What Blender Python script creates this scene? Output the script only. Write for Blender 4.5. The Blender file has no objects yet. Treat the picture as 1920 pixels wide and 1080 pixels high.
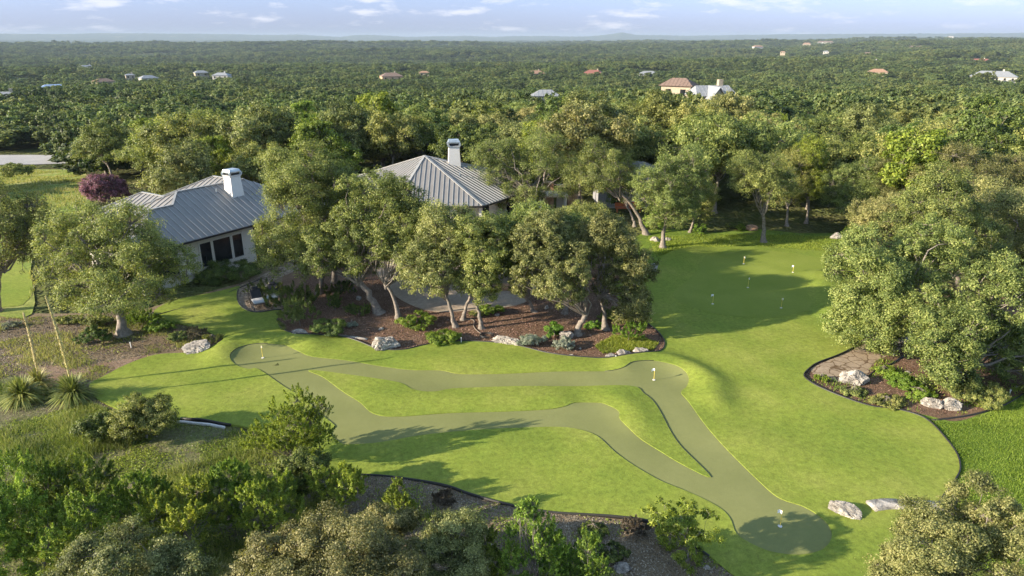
import bpy, bmesh, math, random
import numpy as np
from mathutils import Vector, Matrix, noise
from mathutils.geometry import delaunay_2d_cdt

# ------------------------------------------------------------------ camera, world, sun, exposure
C = bpy.context.scene.collection
sc = bpy.context.scene
R = math.radians
CAM_H, PITCH, FOC = 16.0, R(20.1), 1280.0
cam = bpy.data.cameras.new('camera'); camo = bpy.data.objects.new('camera', cam); C.objects.link(camo)
camo.location = (0, 0, CAM_H); camo.rotation_euler = (R(90) - PITCH, 0, 0)
cam.lens = 24; cam.sensor_width = 36; cam.clip_start = 0.1; cam.clip_end = 60000
sc.camera = camo

SUN_EL = R(19.0)
SUN_DIR = Vector((-0.954, -0.301, 0)).normalized() * math.cos(SUN_EL) + Vector((0, 0, math.sin(SUN_EL)))   # towards the sun
world = bpy.data.worlds.new('World'); sc.world = world; world.use_nodes = True
nt = world.node_tree; nt.nodes.clear()
wo = nt.nodes.new('ShaderNodeOutputWorld'); bg = nt.nodes.new('ShaderNodeBackground')
sky = nt.nodes.new('ShaderNodeTexSky'); sky.sky_type = 'NISHITA'; sky.sun_disc = False
sky.sun_elevation = SUN_EL; sky.sun_rotation = math.atan2(SUN_DIR.x, SUN_DIR.y); sky.altitude = 300
sky.air_density = 1.0; sky.dust_density = 0.35; sky.ozone_density = 2.0
tcw = nt.nodes.new('ShaderNodeTexCoord'); mp = nt.nodes.new('ShaderNodeMapping'); mp.inputs['Scale'].default_value = (1, 1, 4.5)
cn = nt.nodes.new('ShaderNodeTexNoise'); cn.inputs['Scale'].default_value = 11.0; cn.inputs['Detail'].default_value = 9; cn.inputs['Roughness'].default_value = 0.6
cr = nt.nodes.new('ShaderNodeValToRGB'); cr.color_ramp.elements[0].position = 0.54; cr.color_ramp.elements[1].position = 0.66
cr.color_ramp.elements[0].color = (0, 0, 0, 1); cr.color_ramp.elements[1].color = (0.6, 0.6, 0.6, 1)
mx = nt.nodes.new('ShaderNodeMixRGB'); mx.inputs['Color2'].default_value = (3.0, 2.95, 3.15, 1)
tint = nt.nodes.new('ShaderNodeMixRGB'); tint.blend_type = 'MULTIPLY'; tint.inputs['Fac'].default_value = 1; spw = nt.nodes.new('ShaderNodeSeparateXYZ'); trp = nt.nodes.new('ShaderNodeValToRGB'); trp.color_ramp.elements[0].position = 0.0; trp.color_ramp.elements[0].color = (.185, .228, .53, 1); trp.color_ramp.elements[1].position = .35; trp.color_ramp.elements[1].color = (1.08, .99, .86, 1)
L = nt.links.new
L(tcw.outputs['Generated'], spw.inputs[0]); L(spw.outputs[2], trp.inputs[0]); L(trp.outputs[0], tint.inputs['Color2']); L(tcw.outputs['Generated'], mp.inputs[0]); L(mp.outputs[0], cn.inputs[0]); L(cn.outputs[0], cr.inputs[0])
L(sky.outputs[0], tint.inputs['Color1']); L(tint.outputs[0], mx.inputs['Color1']); L(cr.outputs[0], mx.inputs['Fac'])
L(mx.outputs[0], bg.inputs[0]); bg.inputs[1].default_value = 0.15; L(bg.outputs[0], wo.inputs[0])

sl = bpy.data.lights.new('sun', 'SUN'); sl.energy = 4.7; sl.angle = R(0.53); sl.color = (1.0, 0.87, 0.68)
so = bpy.data.objects.new('sun', sl); C.objects.link(so); so.rotation_euler = SUN_DIR.to_track_quat('Z', 'Y').to_euler()
so.location = (-60, -20, 60)
vs = sc.view_settings; vs.view_transform = 'Standard'; vs.look = 'None'; vs.exposure = 1.45; vs.gamma = 1
sc.cycles.use_denoising = True; sc.cycles.max_bounces = 6; sc.cycles.transparent_max_bounces = 4
sc.cycles.diffuse_bounces = 3; sc.cycles.glossy_bounces = 2; sc.cycles.transmission_bounces = 3; sc.cycles.volume_bounces = 0
sc.cycles.use_adaptive_sampling = True; sc.cycles.adaptive_threshold = 0.02

# ------------------------------------------------------------------ helpers
def ray(px, py):
    x = (px - 960) / FOC; y = (540 - py) / FOC
    return np.array([x, math.cos(PITCH) + y * math.sin(PITCH), -math.sin(PITCH) + y * math.cos(PITCH)])
def at(px, py, z=0.0):
    d = ray(px, py); t = (z - CAM_H) / d[2]
    return Vector((d[0] * t, d[1] * t, z))
def at_y(px, py, Y):                                  # point of a sight ray at forward distance Y
    d = ray(px, py); t = Y / d[1]
    return Vector((d[0] * t, Y, CAM_H + d[2] * t))
def mpp(px, py, p):                                   # metres for one photo pixel at a point
    return (p[1] * math.cos(PITCH) + (CAM_H - p[2]) * math.sin(PITCH)) / FOC

TL = [(0, 0), (75, 0), (95, -1.2), (150, -6.5), (250, -9.5), (400, -14), (700, -27), (1000, -31), (1500, -46), (2200, -36), (3000, -13), (3600, -16), (5500, -42), (9000, -22), (12500, -14), (24000, -14)]
TC = [(0, 0), (80, 0), (110, -1), (150, -3.2), (220, -8), (400, -20), (700, -24), (1000, -27), (1500, -40), (2300, -36), (3300, -17), (4000, -24), (6000, -30), (9000, -20), (12500, -14), (24000, -14)]
TR = [(0, 0), (80, 0), (110, -.6), (160, -2.2), (240, -6.5), (400, -16), (700, -19), (1000, -22), (1500, -19), (2500, -3), (3500, 1), (6000, -3), (9000, -4), (12500, -4), (24000, -4)]
SKYL = np.array([(-400, 64), (0, 63), (100, 64), (200, 62.3), (400, 63.6), (520, 65.8), (560, 64.2), (590, 67), (640, 69), (665, 66), (700, 65.3), (760, 69), (870, 67.3), (930, 69), (983, 67.2), (1100, 68.6), (1145, 64), (1165, 61), (1195, 65.5), (1300, 67), (1400, 65.2), (1500, 64), (1700, 63.2), (1920, 62), (2300, 62)])
def tab(T, r):
    a = np.array(T, float); return np.interp(r, a[:, 0], a[:, 1])
def fbm(x, y, s, seed=0.0):
    return (np.sin(x * s + 1.3 * np.sin(y * s * .71 + seed) + seed * 1.7) * np.cos(y * s * 1.13 + 1.1 * np.sin(x * s * .63 - seed)) +
            .5 * np.sin(x * s * 2.1 + 2.1 + seed + 1.2 * np.sin(y * s * 1.9)) * np.cos(y * s * 2.3 + seed))
def H(x, y):
    x = np.asarray(x, float); y = np.asarray(y, float)
    r = np.hypot(x, y); az = np.degrees(np.arctan2(x, y))
    t = np.clip((az + 38) / 76, 0, 1) * 2
    l, c, rr = tab(TL, r), tab(TC, r), tab(TR, r)
    s1 = np.clip(t, 0, 1); s1 = s1 * s1 * (3 - 2 * s1); s2 = np.clip(t - 1, 0, 1); s2 = s2 * s2 * (3 - 2 * s2)
    z = np.where(t < 1, l * (1 - s1) + c * s1, c * (1 - s2) + rr * s2)
    amp = np.clip((r - 260) / 900, 0, 1)
    z = z + amp * (5.5 * fbm(x, y, .0042) + 3.5 * fbm(x, y, .011, 2)) + np.clip((r - 1300) / 1500, 0, 1) * 9 * fbm(x, y, .0023, 4)
    px = 960 + FOC * np.tan(np.radians(np.clip(az, -60, 60))) / math.cos(PITCH)
    top = CAM_H + (71.6 - np.interp(px, SKYL[:, 0], SKYL[:, 1]) + .35 * np.sin(az * 11) + .25 * np.sin(az * 23 + 1)) / 1451 * 15000 * np.cos(np.radians(np.clip(az, -60, 60)))
    far = np.clip((r - 11800) / 3000, 0, 1); far = far * far * (3 - 2 * far)
    return z * (1 - far) + top * far
def gh(x, y): return float(H(x, y))
def at_ground(px, py):
    d = ray(px, py); t = 10.0; prev = t
    while t < 30000:
        if CAM_H + d[2] * t < gh(d[0] * t, d[1] * t): break
        prev = t; t *= 1.01
    lo, hi = prev, t
    for _ in range(30):
        m = (lo + hi) / 2
        if CAM_H + d[2] * m < gh(d[0] * m, d[1] * m): hi = m
        else: lo = m
    return Vector((d[0] * hi, d[1] * hi, CAM_H + d[2] * hi))

def tag(o, label=None, cat=None, group=None, kind=None):
    if label: o['label'] = label
    if cat: o['category'] = cat
    if group: o['group'] = group
    if kind: o['kind'] = kind
    return o
def empty(name, loc, label, cat, group=None, rz=0):
    o = bpy.data.objects.new(name, None); C.objects.link(o); o.location = loc; o.rotation_euler = (0, 0, rz)
    o.empty_display_size = .3
    return tag(o, label, cat, group)
def link(name, me, mat=None, parent=None, loc=None):
    if mat and not me.materials: me.materials.append(mat)
    o = bpy.data.objects.new(name, me); C.objects.link(o)
    if parent: o.parent = parent
    if loc is not None: o.location = loc
    return o
def mesh_np(name, verts, faces, smooth=False):        # faces: (N,k) array, all of one size
    me = bpy.data.meshes.new(name); verts = np.asarray(verts, np.float32); faces = np.asarray(faces, np.int32)
    k = faces.shape[1]
    me.vertices.add(len(verts)); me.vertices.foreach_set('co', verts.ravel())
    me.loops.add(faces.size); me.loops.foreach_set('vertex_index', faces.ravel())
    me.polygons.add(len(faces)); me.polygons.foreach_set('loop_start', np.arange(0, faces.size, k, dtype=np.int32))
    if smooth: me.polygons.foreach_set('use_smooth', np.ones(len(faces), bool))
    me.update(calc_edges=True)
    return me
def attr(me, vals, name='tone'):
    a = me.attributes.new(name, 'FLOAT', 'FACE'); a.data.foreach_set('value', np.asarray(vals, np.float32))

# ------------------------------------------------------------------ materials
def nodes(name):
    m = bpy.data.materials.new(name); m.use_nodes = True; t = m.node_tree
    return m, t, t.nodes['Principled BSDF']
def ramp(t, src, stops):
    r = t.nodes.new('ShaderNodeValToRGB'); e = r.color_ramp.elements
    while len(e) < len(stops): e.new(.5)
    for q, (p, c) in zip(e, stops): q.position = p; q.color = (*c, 1)
    t.links.new(src, r.inputs[0]); return r.outputs[0]
def nz(t, scale, detail=5, rough=.6, vec=None, dist=0):
    n = t.nodes.new('ShaderNodeTexNoise'); n.inputs['Scale'].default_value = scale; n.inputs['Detail'].default_value = detail
    n.inputs['Roughness'].default_value = rough; n.inputs['Distortion'].default_value = dist
    if vec is not None: t.links.new(vec, n.inputs['Vector'])
    return n.outputs[0]
def mixc(t, f, a, b, mode='MIX'):
    m = t.nodes.new('ShaderNodeMixRGB'); m.blend_type = mode
    for i, v in zip((0, 1, 2), (f, a, b)):
        if hasattr(v, 'is_linked'): t.links.new(v, m.inputs[i])
        elif i == 0: m.inputs[0].default_value = v
        else: m.inputs[i].default_value = (*v, 1)
    return m.outputs[0]
def bump(t, p, h, strength, dist):
    b = t.nodes.new('ShaderNodeBump'); b.inputs['Strength'].default_value = strength; b.inputs['Distance'].default_value = dist
    t.links.new(h, b.inputs['Height']); t.links.new(b.outputs[0], p.inputs['Normal'])
def pos(t): return t.nodes.new('ShaderNodeNewGeometry').outputs['Position']
def ground_mat(name, stops, s1=.35, fine=None, s2=9., fs=.35, bs=.5, bd=.04, rough=.9, s3=60., sheen=0):
    """large patches from noise s1, fine mottling s2, grain s3"""
    m, t, p = nodes(name); v = pos(t)
    c = ramp(t, nz(t, s1, 6, .62, v), stops)
    f = nz(t, s2, 6, .7, v); g = nz(t, s3, 3, .6, v)
    c = mixc(t, fs, c, ramp(t, f, fine or [(.3, (.35, .35, .35)), (.7, (1.6, 1.6, 1.5))]), 'MULTIPLY')
    c = mixc(t, .5, c, ramp(t, g, [(.3, (.6, .6, .6)), (.7, (1.35, 1.35, 1.35))]), 'MULTIPLY')
    t.links.new(c, p.inputs['Base Color']); p.inputs['Roughness'].default_value = rough
    p.inputs['Specular IOR Level'].default_value = .08
    bump(t, p, f, bs, bd); return m
def plain(name, col, rough=.6, metal=0, ns=6., amt=.25, bs=.1, bd=.01):
    m, t, p = nodes(name); tc = t.nodes.new('ShaderNodeTexCoord').outputs['Object']
    n = nz(t, ns, 6, .6, tc)
    c = ramp(t, n, [(.25, tuple(x * (1 - amt) for x in col)), (.75, tuple(min(1, x * (1 + amt)) for x in col))])
    t.links.new(c, p.inputs['Base Color']); p.inputs['Roughness'].default_value = rough; p.inputs['Metallic'].default_value = metal
    if bs: bump(t, p, n, bs, bd)
    return m
def leaf_mat(name, dark, mid, light, trans=.35, hue=.25, spec=.35, rough=.55, drift=.0):
    m, t, p = nodes(name)
    a = t.nodes.new('ShaderNodeAttribute'); a.attribute_name = 'tone'
    oi = t.nodes.new('ShaderNodeObjectInfo')
    add = t.nodes.new('ShaderNodeMath'); add.operation = 'MULTIPLY_ADD'; add.inputs[1].default_value = hue; add.inputs[2].default_value = -hue / 2
    t.links.new(oi.outputs['Random'], add.inputs[0])
    s = t.nodes.new('ShaderNodeMath'); s.operation = 'ADD'; wn = t.nodes.new('ShaderNodeMapRange'); wn.inputs['From Min'].default_value = .3; wn.inputs['From Max'].default_value = .7; wn.inputs['To Min'].default_value = -drift; wn.inputs['To Max'].default_value = drift; t.links.new(nz(t, .006, 4, .6, pos(t)), wn.inputs['Value']); sw = t.nodes.new('ShaderNodeMath'); sw.operation = 'ADD'; t.links.new(a.outputs['Fac'], sw.inputs[0]); t.links.new(wn.outputs[0], sw.inputs[1]); t.links.new(sw.outputs[0], s.inputs[0]); t.links.new(add.outputs[0], s.inputs[1])
    c = ramp(t, s.outputs[0], [(.08, dark), (.5, mid), (.95, light)])
    # slow drift of hue from tree to tree
    hs = t.nodes.new('ShaderNodeHueSaturation'); mr = t.nodes.new('ShaderNodeMapRange')
    mr.inputs['To Min'].default_value = .475; mr.inputs['To Max'].default_value = .515
    fr = t.nodes.new('ShaderNodeMath'); fr.operation = 'FRACT'; mu = t.nodes.new('ShaderNodeMath'); mu.operation = 'MULTIPLY'; mu.inputs[1].default_value = 7.31
    t.links.new(oi.outputs['Random'], mu.inputs[0]); t.links.new(mu.outputs[0], fr.inputs[0]); t.links.new(fr.outputs[0], mr.inputs['Value'])
    t.links.new(mr.outputs[0], hs.inputs['Hue']); t.links.new(c, hs.inputs['Color'])
    t.links.new(hs.outputs[0], p.inputs['Base Color']); p.inputs['Roughness'].default_value = rough; p.inputs['Specular IOR Level'].default_value = spec
    tr = t.nodes.new('ShaderNodeBsdfTranslucent'); t.links.new(mixc(t, 1., hs.outputs[0], (1.25, 1.3, .7), 'MULTIPLY'), tr.inputs['Color'])
    ms = t.nodes.new('ShaderNodeMixShader'); ms.inputs[0].default_value = trans
    t.links.new(p.outputs[0], ms.inputs[1]); t.links.new(tr.outputs[0], ms.inputs[2]); t.links.new(ms.outputs[0], t.nodes['Material Output'].inputs[0])
    return m

M = {}
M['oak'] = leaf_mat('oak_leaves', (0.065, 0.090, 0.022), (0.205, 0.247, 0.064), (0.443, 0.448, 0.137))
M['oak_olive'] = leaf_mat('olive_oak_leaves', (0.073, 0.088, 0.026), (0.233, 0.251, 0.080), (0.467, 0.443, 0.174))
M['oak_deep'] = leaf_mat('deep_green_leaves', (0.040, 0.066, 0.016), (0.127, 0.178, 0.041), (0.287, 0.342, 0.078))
M['elm'] = leaf_mat('bright_green_leaves', (0.068, 0.100, 0.010), (0.201, 0.267, 0.032), (0.389, 0.430, 0.066))
M['juniper'] = leaf_mat('juniper_leaves', (0.067, 0.114, 0.017), (0.215, 0.306, 0.038), (0.456, 0.543, 0.078), trans=.3)
M['grey_oak'] = leaf_mat('grey_green_leaves', (0.068, 0.078, 0.023), (0.217, 0.230, 0.082), (0.507, 0.483, 0.203))
M['far'] = leaf_mat('far_leaves', (0.044, 0.069, 0.020), (0.122, 0.166, 0.049), (0.226, 0.267, 0.086), hue=.7, drift=.22)
M['silver'] = leaf_mat('silver_leaves', (.18, .21, .16), (.36, .39, .31), (.58, .60, .50))
M['pink'] = leaf_mat('pink_blossom_and_leaves', (.05, .06, .03), (.22, .09, .13), (.42, .20, .27))
M['darkpink'] = leaf_mat('dark_red_foliage', (.04, .03, .02), (.13, .05, .045), (.24, .09, .09))
M['dryleaf'] = leaf_mat('dry_twig_leaves', (.08, .065, .045), (.17, .145, .10), (.28, .25, .17))
M['blade'] = leaf_mat('grass_blades', (.055, .10, .02), (.135, .205, .045), (.32, .35, .13), trans=.4)
M['green_blade'] = leaf_mat('green_blades', (0.084, 0.138, 0.015), (0.204, 0.276, 0.035), (0.360, 0.414, 0.070), trans=.4)
M['chip'] = leaf_mat('mulch_chips', (.05, .03, .018), (.15, .095, .06), (.36, .26, .18), trans=0., spec=.1)
M['greychip'] = leaf_mat('grey_litter', (.08, .064, .048), (.23, .19, .145), (.46, .39, .30), trans=0., spec=.1)
M['sotol'] = leaf_mat('sotol_blades', (0.081, 0.105, 0.028), (0.207, 0.242, 0.063), (0.437, 0.420, 0.126), trans=.2)
M['lush'] = leaf_mat('lush_shrub_leaves', (.07, .13, .012), (.16, .27, .03), (.33, .44, .07))
M['feather'] = leaf_mat('feathery_leaves', (.12, .17, .02), (.25, .33, .045), (.42, .48, .09), trans=.45)
M['pale_blade'] = leaf_mat('pale_grass_blades', (.11, .15, .035), (.24, .27, .08), (.46, .43, .19), trans=.4)
M['bark'] = plain('bark', (.20, .17, .14), .9, ns=7, amt=.6, bs=.8, bd=.03)
M['turf'] = ground_mat('fairway_turf', [(.2, (.120, .185, .028)), (.5, (.195, .240, .040)), (.8, (.275, .285, .068))], s1=.22, s2=5, fs=.42, bs=.6, bd=.03, s3=22)
M['putt'] = ground_mat('putting_turf', [(.3, (.178, .190, .070)), (.7, (.218, .226, .088))], s1=.3, s2=5, fs=.07, bs=.15, bd=.006, s3=70)
M['green'] = ground_mat('putting_green_turf', [(.3, (.165, .212, .034)), (.7, (.21, .250, .048))], s1=.3, s2=5, fs=.1, bs=.15, bd=.006, s3=70)
M['rough'] = ground_mat('rough_lawn', [(.25, (.13, .13, .04)), (.45, (.12, .18, .028)), (.7, (.19, .25, .04))], s1=.5, s2=4, fs=.5, bs=.8, bd=.06, s3=30)
M['meadow'] = ground_mat('meadow_grass', [(.25, (.12, .19, .03)), (.5, (.22, .26, .06)), (.75, (.38, .34, .15))], s1=.16, s2=1.6, fs=.4, bs=.8, bd=.1, s3=12)
M['mulch'] = ground_mat('mulch', [(.3, (.13, .082, .055)), (.6, (.20, .13, .088)), (.85, (.29, .205, .145))], s1=.7, s2=14, fs=.8, bs=1, bd=.05, s3=50)
M['drymulch'] = ground_mat('dry_mulch', [(.3, (.17, .125, .08)), (.6, (.235, .18, .12)), (.85, (.32, .255, .175))], s1=.6, s2=14, fs=.8, bs=1, bd=.05, s3=50)
M['weeds'] = ground_mat('weedy_ground', [(.3, (.20, .165, .11)), (.5, (.15, .155, .065)), (.7, (.16, .19, .06))], s1=.5, s2=6, fs=.7, bs=1, bd=.1, s3=40)
M['path'] = ground_mat('stone_path', [(.3, (.25, .19, .135)), (.7, (.37, .29, .21))], s1=1.1, s2=6, fs=.35, bs=.5, bd=.02, s3=40)
def crack(m, scale, w=.035, dark=.35):
    t = m.node_tree; p = t.nodes['Principled BSDF']; src = p.inputs['Base Color'].links[0].from_socket
    vn = t.nodes.new('ShaderNodeTexVoronoi'); vn.feature = 'DISTANCE_TO_EDGE'; vn.inputs['Scale'].default_value = scale
    nv = t.nodes.new('ShaderNodeTexNoise'); nv.inputs['Scale'].default_value = 1.5; t.links.new(pos(t), nv.inputs['Vector'])
    ad = t.nodes.new('ShaderNodeMixRGB'); ad.blend_type = 'ADD'; ad.inputs[0].default_value = .5; t.links.new(pos(t), ad.inputs[1]); t.links.new(nv.outputs['Color'], ad.inputs[2]); t.links.new(ad.outputs[0], vn.inputs['Vector'])
    c = ramp(t, vn.outputs['Distance'], [(w * .5, (dark, dark * .85, dark * .7)), (w * 1.6, (1, 1, 1))]); t.links.new(mixc(t, 1., src, c, 'MULTIPLY'), p.inputs['Base Color'])
crack(M['path'], 1.5, .035, .4)
M['patio'] = ground_mat('patio_stone', [(.3, (.31, .245, .185)), (.7, (.42, .34, .26))], s1=.5, s2=4, fs=.25, bs=.3, bd=.01, s3=50)
M['gravel'] = ground_mat('gravel', [(.3, (.28, .26, .24)), (.7, (.42, .40, .37))], s1=1.5, s2=18, fs=.6, bs=1, bd=.03)
M['road'] = ground_mat('road_surface', [(.3, (.30, .29, .29)), (.7, (.40, .385, .37))], s1=.15, s2=2, fs=.2, bs=.1, bd=.01)
M['edging'] = plain('black_edging', (.022, .02, .018), .6)
M['pipe'] = plain('pale_pipe', (.62, .60, .57), .6)
M['roof'] = plain('grey_standing_seam_metal', (.228, .215, .20), .5, .05, ns=1.3, amt=.10, bs=.03)
M['seam'] = plain('sun_paled_seam_metal', (.33, .325, .31), .4, .05, ns=1.3, amt=.1, bs=0)  # paler than the roof metal, sun on the seams put into the colour
M['stucco'] = plain('light_stucco', (.56, .52, .46), .85, ns=14, amt=.07, bs=.25, bd=.01)
M['white'] = plain('white_paint', (.64, .62, .59), .6, ns=3, amt=.05, bs=.05)
M['metalcap'] = plain('galvanised_cap', (.42, .47, .50), .4, .6, ns=3)
M['frame'] = plain('window_frame', (.56, .53, .48), .6, ns=5, amt=.05, bs=0)
M['black'] = plain('black_metal', (.02, .02, .022), .45, .3, ns=8, bs=0)
M['glass'] = plain('dark_glass', (.018, .02, .022), .06, 0, ns=1.5, amt=.5, bs=0)
M['cushion'] = plain('pale_cushion', (.46, .46, .46), .9, ns=20, amt=.08)
M['flag'] = plain('white_flag', (.85, .85, .86), .8, bs=0)
M['yellow'] = plain('yellow_flagstick', (.72, .55, .10), .5, bs=0)
M['terra'] = plain('terracotta', (.55, .16, .06), .8)
M['stalk'] = plain('sotol_stalk', (.50, .44, .16), .85, ns=20, amt=.4)
M['pods'] = leaf_mat('stalk_pods', (.36, .32, .12), (.58, .52, .22), (.78, .72, .38), trans=.1)
M['hose'] = plain('black_hose', (.03, .03, .03), .5)
M['tan'] = plain('tan_canopy', (.62, .54, .43), .8, ns=4)

def stone_mat(name, a, b, c, s=2.5):
    m, t, p = nodes(name); tc = t.nodes.new('ShaderNodeTexCoord').outputs['Object']
    n = nz(t, s, 9, .68, tc, .6); v = t.nodes.new('ShaderNodeTexVoronoi'); v.inputs['Scale'].default_value = s * 1.6; t.links.new(tc, v.inputs['Vector'])
    col = ramp(t, n, [(.34, a), (.5, b), (.66, c)])
    col = mixc(t, .5, col, ramp(t, nz(t, s * 9, 5, .7, tc), [(.35, (.45, .45, .45)), (.65, (1.3, 1.3, 1.3))]), 'MULTIPLY')
    t.links.new(col, p.inputs['Base Color']); p.inputs['Roughness'].default_value = .9; bump(t, p, n, 1., .12); return m
M['lime'] = stone_mat('weathered_limestone', (.09, .082, .075), (.36, .325, .28), (.60, .54, .46))
M['warmstone'] = stone_mat('warm_stone_veneer', (.22, .11, .06), (.50, .30, .18), (.68, .50, .36), 1.6)
m, t, p = nodes('woodland_floor'); v = pos(t)
c1 = ramp(t, nz(t, .09, 6, .6, v), [(.3, (.10, .075, .04)), (.5, (.085, .10, .035)), (.7, (.15, .13, .06))])
c2 = ramp(t, nz(t, .0045, 7, .62, v), [(.40, (.045, .065, .028)), (.60, (.075, .095, .04)), (.69, (.28, .26, .13))])
sp = t.nodes.new('ShaderNodeSeparateXYZ'); t.links.new(v, sp.inputs[0])
mr = t.nodes.new('ShaderNodeMapRange'); mr.inputs['From Min'].default_value = 150; mr.inputs['From Max'].default_value = 450; t.links.new(sp.outputs[1], mr.inputs[0])
cc = mixc(t, mr.outputs[0], c1, c2)
f = nz(t, .07, 6, .7, v); cc = mixc(t, .55, cc, ramp(t, f, [(.35, (.45, .45, .5)), (.65, (1.4, 1.4, 1.3))]), 'MULTIPLY')
f2 = nz(t, 7, 6, .7, v); cc = mixc(t, .5, cc, ramp(t, f2, [(.35, (.5, .5, .5)), (.65, (1.4, 1.4, 1.3))]), 'MULTIPLY')
t.links.new(cc, p.inputs['Base Color']); p.inputs['Roughness'].default_value = 1; p.inputs['Specular IOR Level'].default_value = .05
bump(t, p, f, 1., 6.); M['floor'] = m

# ------------------------------------------------------------------ ground sheet and hills
rings = np.concatenate([np.linspace(2, 140, 139), np.geomspace(141.5, 24000, 260)])
azs = np.radians(np.concatenate([np.arange(-180, -50, 3.), np.arange(-50, 50, .25), np.arange(50, 180, 3.)]))
rr, aa = np.meshgrid(rings, azs, indexing='ij'); gx, gy = rr * np.sin(aa), rr * np.cos(aa)
gv = np.stack([gx, gy, H(gx, gy)], -1).reshape(-1, 3); na = len(azs)
gi, gj = np.meshgrid(np.arange(len(rings) - 1), np.arange(na), indexing='ij'); gj2 = (gj + 1) % na
gf = np.stack([gi * na + gj, (gi + 1) * na + gj, (gi + 1) * na + gj2, gi * na + gj2], -1).reshape(-1, 4)[:, ::-1]
gv = np.vstack([gv, [[0, 0, 0]]]); ci = len(gv) - 1
me = mesh_np('ground', gv, gf, True)
bm = bmesh.new(); bm.from_mesh(me); bm.verts.ensure_lookup_table()
for k in range(na): bm.faces.new((bm.verts[ci], bm.verts[(k + 1) % na], bm.verts[k]))
bmesh.ops.recalc_face_normals(bm, faces=bm.faces); bm.to_mesh(me); bm.free()
g = link('ground', me, M['floor']); tag(g, kind='structure')
if me.polygons[5].normal.z < 0: me.flip_normals()

# ------------------------------------------------------------------ lawn shapes (traced on the ground plane)
def P(*pts): return [tuple(at(x, y)[:2]) for x, y in pts]
def smooth(pts, n=5, closed=True):
    out = []; N = len(pts)
    for i in range(N if closed else N - 1):
        if closed: p0, p1, p2, p3 = (Vector(pts[(i + k - 1) % N]) for k in range(4))
        else: p0, p1, p2, p3 = (Vector(pts[min(max(i + k - 1, 0), N - 1)]) for k in range(4))
        for k in range(n):
            u = k / n
            out.append(tuple(.5 * ((2 * p1) + (-p0 + p2) * u + (2 * p0 - 5 * p1 + 4 * p2 - p3) * u * u + (-p0 + 3 * p1 - 3 * p2 + p3) * u ** 3)))
    if not closed: out.append(tuple(pts[-1]))
    return out
def inside(px, py, poly):
    x, y = np.asarray(px), np.asarray(py); r = np.zeros(x.shape, bool); a = np.asarray(poly); b = np.roll(a, -1, 0)
    for (x1, y1), (x2, y2) in zip(a, b):
        if y1 == y2: continue
        c = ((y1 > y) != (y2 > y)) & (x < (x2 - x1) * (y - y1) / (y2 - y1) + x1); r ^= c
    return r
TURF = P((448, 538), (400, 550), (333, 563), (290, 583), (300, 600), (350, 612), (395, 626), (420, 640), (400, 655), (350, 663), (293, 667), (240, 685), (200, 705), (170, 722), (172, 738), (187, 753), (233, 773), (280, 782), (327, 788), (377, 790), (423, 798), (467, 805), (510, 822), (560, 855), (605, 883), (658, 891), (720, 893), (783, 902), (840, 914), (880, 928), (940, 945), (1023, 960), (1107, 967), (1160, 972), (1213, 980), (1265, 1003), (1330, 1045), (1400, 1095), (1500, 1110), (1620, 1095), (1690, 1040), (1735, 975), (1765, 935), (1795, 892), (1798, 870), (1790, 848), (1773, 825), (1747, 798), (1723, 783), (1680, 770), (1630, 763), (1580, 748), (1537, 730), (1515, 717), (1506, 706), (1517, 692), (1534, 681), (1572, 667), (1599, 653), (1622, 636), (1645, 610), (1650, 580), (1630, 540), (1600, 505), (1557, 475), (1487, 468), (1413, 464), (1363, 464), (1313, 466), (1287, 472), (1247, 482), (1235, 500), (1225, 520), (1180, 525), (1150, 530), (1150, 545), (1165, 570), (1190, 592), (1220, 612), (1240, 630), (1247, 645), (1240, 660), (1215, 672), (1160, 677), (1080, 673), (1030, 665), (980, 653), (930, 645), (880, 641), (830, 643), (790, 650), (760, 657), (730, 658), (700, 653), (670, 642), (640, 635), (600, 633), (560, 636), (540, 630), (525, 615), (520, 600), (527, 583), (480, 588), (455, 580), (445, 565), (445, 548))
PUTT = P((432, 677), (441, 662), (462, 651), (493, 647), (533, 650), (557, 660), (587, 670), (667, 680), (760, 695), (827, 697), (867, 703), (967, 702), (1040, 700), (1120, 700), (1165, 697), (1187, 688), (1225, 684), (1268, 692), (1290, 708), (1288, 725), (1277, 737), (1290, 755), (1330, 810), (1380, 863), (1430, 912), (1463, 938), (1507, 953), (1540, 973), (1557, 993), (1558, 1013), (1540, 1033), (1497, 1043), (1447, 1038), (1407, 1022), (1380, 1003), (1367, 973), (1340, 950), (1280, 922), (1240, 905), (1190, 877), (1153, 850), (1120, 820), (1083, 806), (1040, 802), (973, 805), (890, 810), (790, 818), (707, 832), (650, 835), (637, 830), (622, 818), (622, 807), (628, 799), (600, 777), (573, 750), (533, 727), (485, 693), (467, 693), (447, 688))
ISLE = P((580, 696), (667, 707), (733, 717), (757, 723), (773, 733), (797, 738), (820, 737), (847, 730), (900, 728), (1040, 727), (1180, 726), (1207, 740), (1227, 757), (1247, 792), (1257, 810), (1280, 842), (1333, 898), (1280, 874), (1240, 850), (1193, 820), (1163, 790), (1160, 775), (1140, 763), (1120, 757), (1080, 757), (1057, 765), (1023, 770), (940, 774), (840, 777), (740, 783), (700, 777), (677, 760), (640, 735), (607, 710))
GREEN = P((1330, 480), (1413, 472), (1500, 478), (1545, 490), (1542, 508), (1518, 525), (1512, 548), (1522, 573), (1500, 590), (1430, 597), (1350, 590), (1290, 575), (1262, 556), (1282, 534), (1305, 512), (1315, 495))
TURF, PUTT, ISLE, GREEN = smooth(TURF, 4), smooth(PUTT, 4), smooth(ISLE, 4), smooth(GREEN, 4)

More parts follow.
